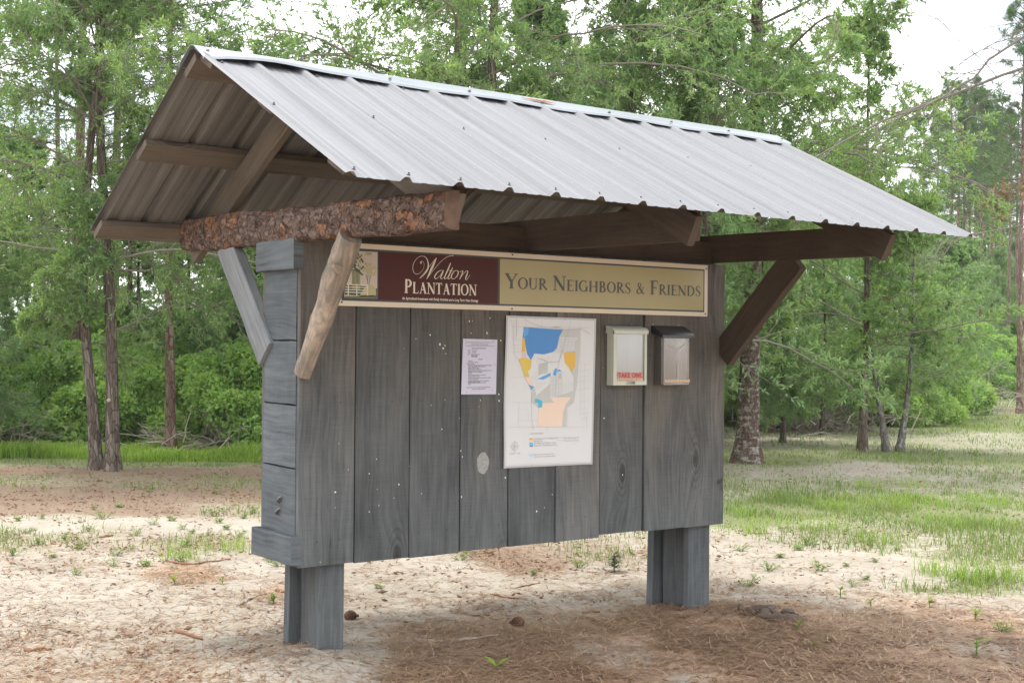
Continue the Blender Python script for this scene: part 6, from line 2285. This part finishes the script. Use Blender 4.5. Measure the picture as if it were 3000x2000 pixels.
rD = math.atan2(_r[1], _r[0])
leaf_plant('seedling', [(rD + .15, .75, .085, .05, .03), (rD + PI - .2, .85, .080, .048, .03), (rD - 1.5, .4, .05, .03, .02)], .035, 'seedling', 'bright green two leaved seedling on the pine straw in the foreground', gat(1140, 1540))
SEED = [(628, 1386, .06, 'small green sprout left of the near post'), (400, 1342, .06, 'green sprout on open sand at left'), (510, 1340, .05, 'low green sprout behind the near post'), (2243, 1505, .09, 'upright green sprout in the lower right'), (2240, 1422, .07, 'round green sprout at the right'), (1835, 1446, .04, 'small green leaf beside the grey root'), (1868, 1490, .05, 'yellow green sprout in the straw'),
        (2135, 1395, .05, 'reddish green sprout right of centre'), (2000, 1395, .05, 'sprout with reddish leaves near the pale stem'), (1930, 1372, .06, 'leafy sprout beside the sand patch')]
bpy.data.objects['seedling'].scale = (.8, .8, .8)
rw = random.Random(8)
for px, py, h, lab in SEED:
    ls = [(rw.uniform(0, 6.28), rw.uniform(.3, 1.1), h * rw.uniform(.6, 1.0), h * rw.uniform(.3, .5), h * rw.uniform(.2, .8)) for _ in range(6)]
    leaf_plant('sprout', ls, h * .9, 'weed', lab, gat(px, py))
# leafy weeds, three kinds copied
def weed_mesh(q):
    """several leaning stems with small leaves"""
    mb = MB()
    h = (.10, .075, .13)[q]
    for k in range((7, 6, 9)[q]):
        az, ln_ = rw.uniform(0, 6.28), rw.uniform(.3, 1.1)
        d = Vector((math.cos(az) * ln_, math.sin(az) * ln_, 1)).normalized()
        hh = h * rw.uniform(.6, 1.15)
        pts = [Vector((0, 0, -.01)) + Vector((d.x, d.y, 0)) * .01 + d * (hh * u) + Vector((0, 0, -.25 * hh * u * u)) for u in (0, .35, .7, 1)]
        mb.tube(pts, [.0016, .0014, .0011, .0007], 4, 1)
        nn = (8, 5, 12)[q]
        for m_ in range(nn):
            u = .25 + .75 * (m_ + rw.random()) / nn
            p = Vector((0, 0, -.01)) + d * (hh * u) + Vector((0, 0, -.25 * hh * u * u))
            a2 = rw.uniform(0, 6.28)
            e = Vector((math.cos(a2), math.sin(a2), rw.uniform(-.1, .8))).normalized()
            s_ = e.cross(Vector((0, 0, 1))).normalized()
            L_ = (.032, .036, .024)[q] * rw.uniform(.6, 1.2)
            W_ = (.009, .018, .005)[q]
            mb.add([p, p + e * L_ * .5 + s_ * W_ / 2, p + e * L_ - Vector((0, 0, L_ * .2)), p + e * L_ * .5 - s_ * W_ / 2], [(0, 1, 2, 3)], None, 0)
    return mb.mesh('weed', [M['weed'], M['weed']])


wsrc = [None] * 3
WE = [(40, 1195), (95, 1190), (150, 1240), (90, 1250), (30, 1275), (175, 1262), (120, 1280), (215, 1170), (240, 1190), (265, 1275), (300, 1265), (270, 1165), (335, 1300), (340, 1130), (395, 1195), (420, 1215), (440, 1225), (490, 1185), (500, 1200), (470, 1180), (520, 1215), (545, 1235), (390, 1265), (415, 1290), (425, 1255), (175, 1320), (260, 1300), (560, 1190), (500, 1135), (575, 1180), (590, 1255), (350, 1205), (310, 1230), (205, 1220), (60, 1225), (480, 1230),
      (640, 1300), (620, 1290), (1790, 1280), (1855, 1250), (1830, 1262), (1945, 1300), (2010, 1290), (2060, 1265), (1720, 1345), (1765, 1310), (1880, 1310), (1960, 1345), (2300, 1450), (1990, 1330), (1700, 1265), (1225, 1320), (1330, 1300), (1060, 1285), (870, 1350)]
wl = ('narrow leaved green weed growing from the sand', 'small broad leaved weed growing from the sand', 'taller feathery weed growing from the sand')
for (px, py) in WE:
    q = rw.randrange(3)
    p = gat(px, py)
    s_ = rw.uniform(.7, 1.25)
    if wsrc[q] is None:
        wsrc[q] = link('weed', weed_mesh(q))
        wsrc[q].location = p
        tag(wsrc[q], wl[q], 'weed', 'weeds scattered on the sand')
        o = wsrc[q]
    else:
        o = wsrc[q].copy()
        COL.objects.link(o)
        o.location = p
    o.rotation_euler = (rw.uniform(-.15, .15), rw.uniform(-.15, .15), rw.uniform(0, 6))
    o.scale = (s_,) * 3
# the small grey green bush seen under the board
ls = []
for k in range(70):
    ls.append((rw.uniform(0, 6.28), rw.uniform(.1, 1.2), rw.uniform(.03, .055), .009, rw.uniform(.04, .20)))
M['greyleaf'] = leaf_mat('grey_green_leaf', (0.10, 0.13, 0.085), (0.17, 0.20, 0.13), (0.24, 0.26, 0.17), 0.35)
mb_o = leaf_plant('small_bush', ls, .20, 'greyleaf', 'small grey green bush on sand seen below the board', gat(1410, 1312), 'bush')
mb_o.scale = (1.7, 1.7, .62)

# ------------------------------------------------------------------ humid summer air
mt, t, o = new_mat('thin_haze')
pv = N(t, 'ShaderNodeVolumePrincipled')
pv.inputs['Color'].default_value = (0.93, 0.96, 1.0, 1)
pv.inputs['Density'].default_value = 0.0005
pv.inputs['Anisotropy'].default_value = 0.2
t.links.new(pv.outputs[0], o.inputs['Volume'])
mb = MB()
mb.box((-420, -220, -1.6), (420, 520, 21))
hz_ = mb.build('haze', [mt])
tag(hz_, 'thin pale summer haze over the clearing', 'haze', kind='stuff')
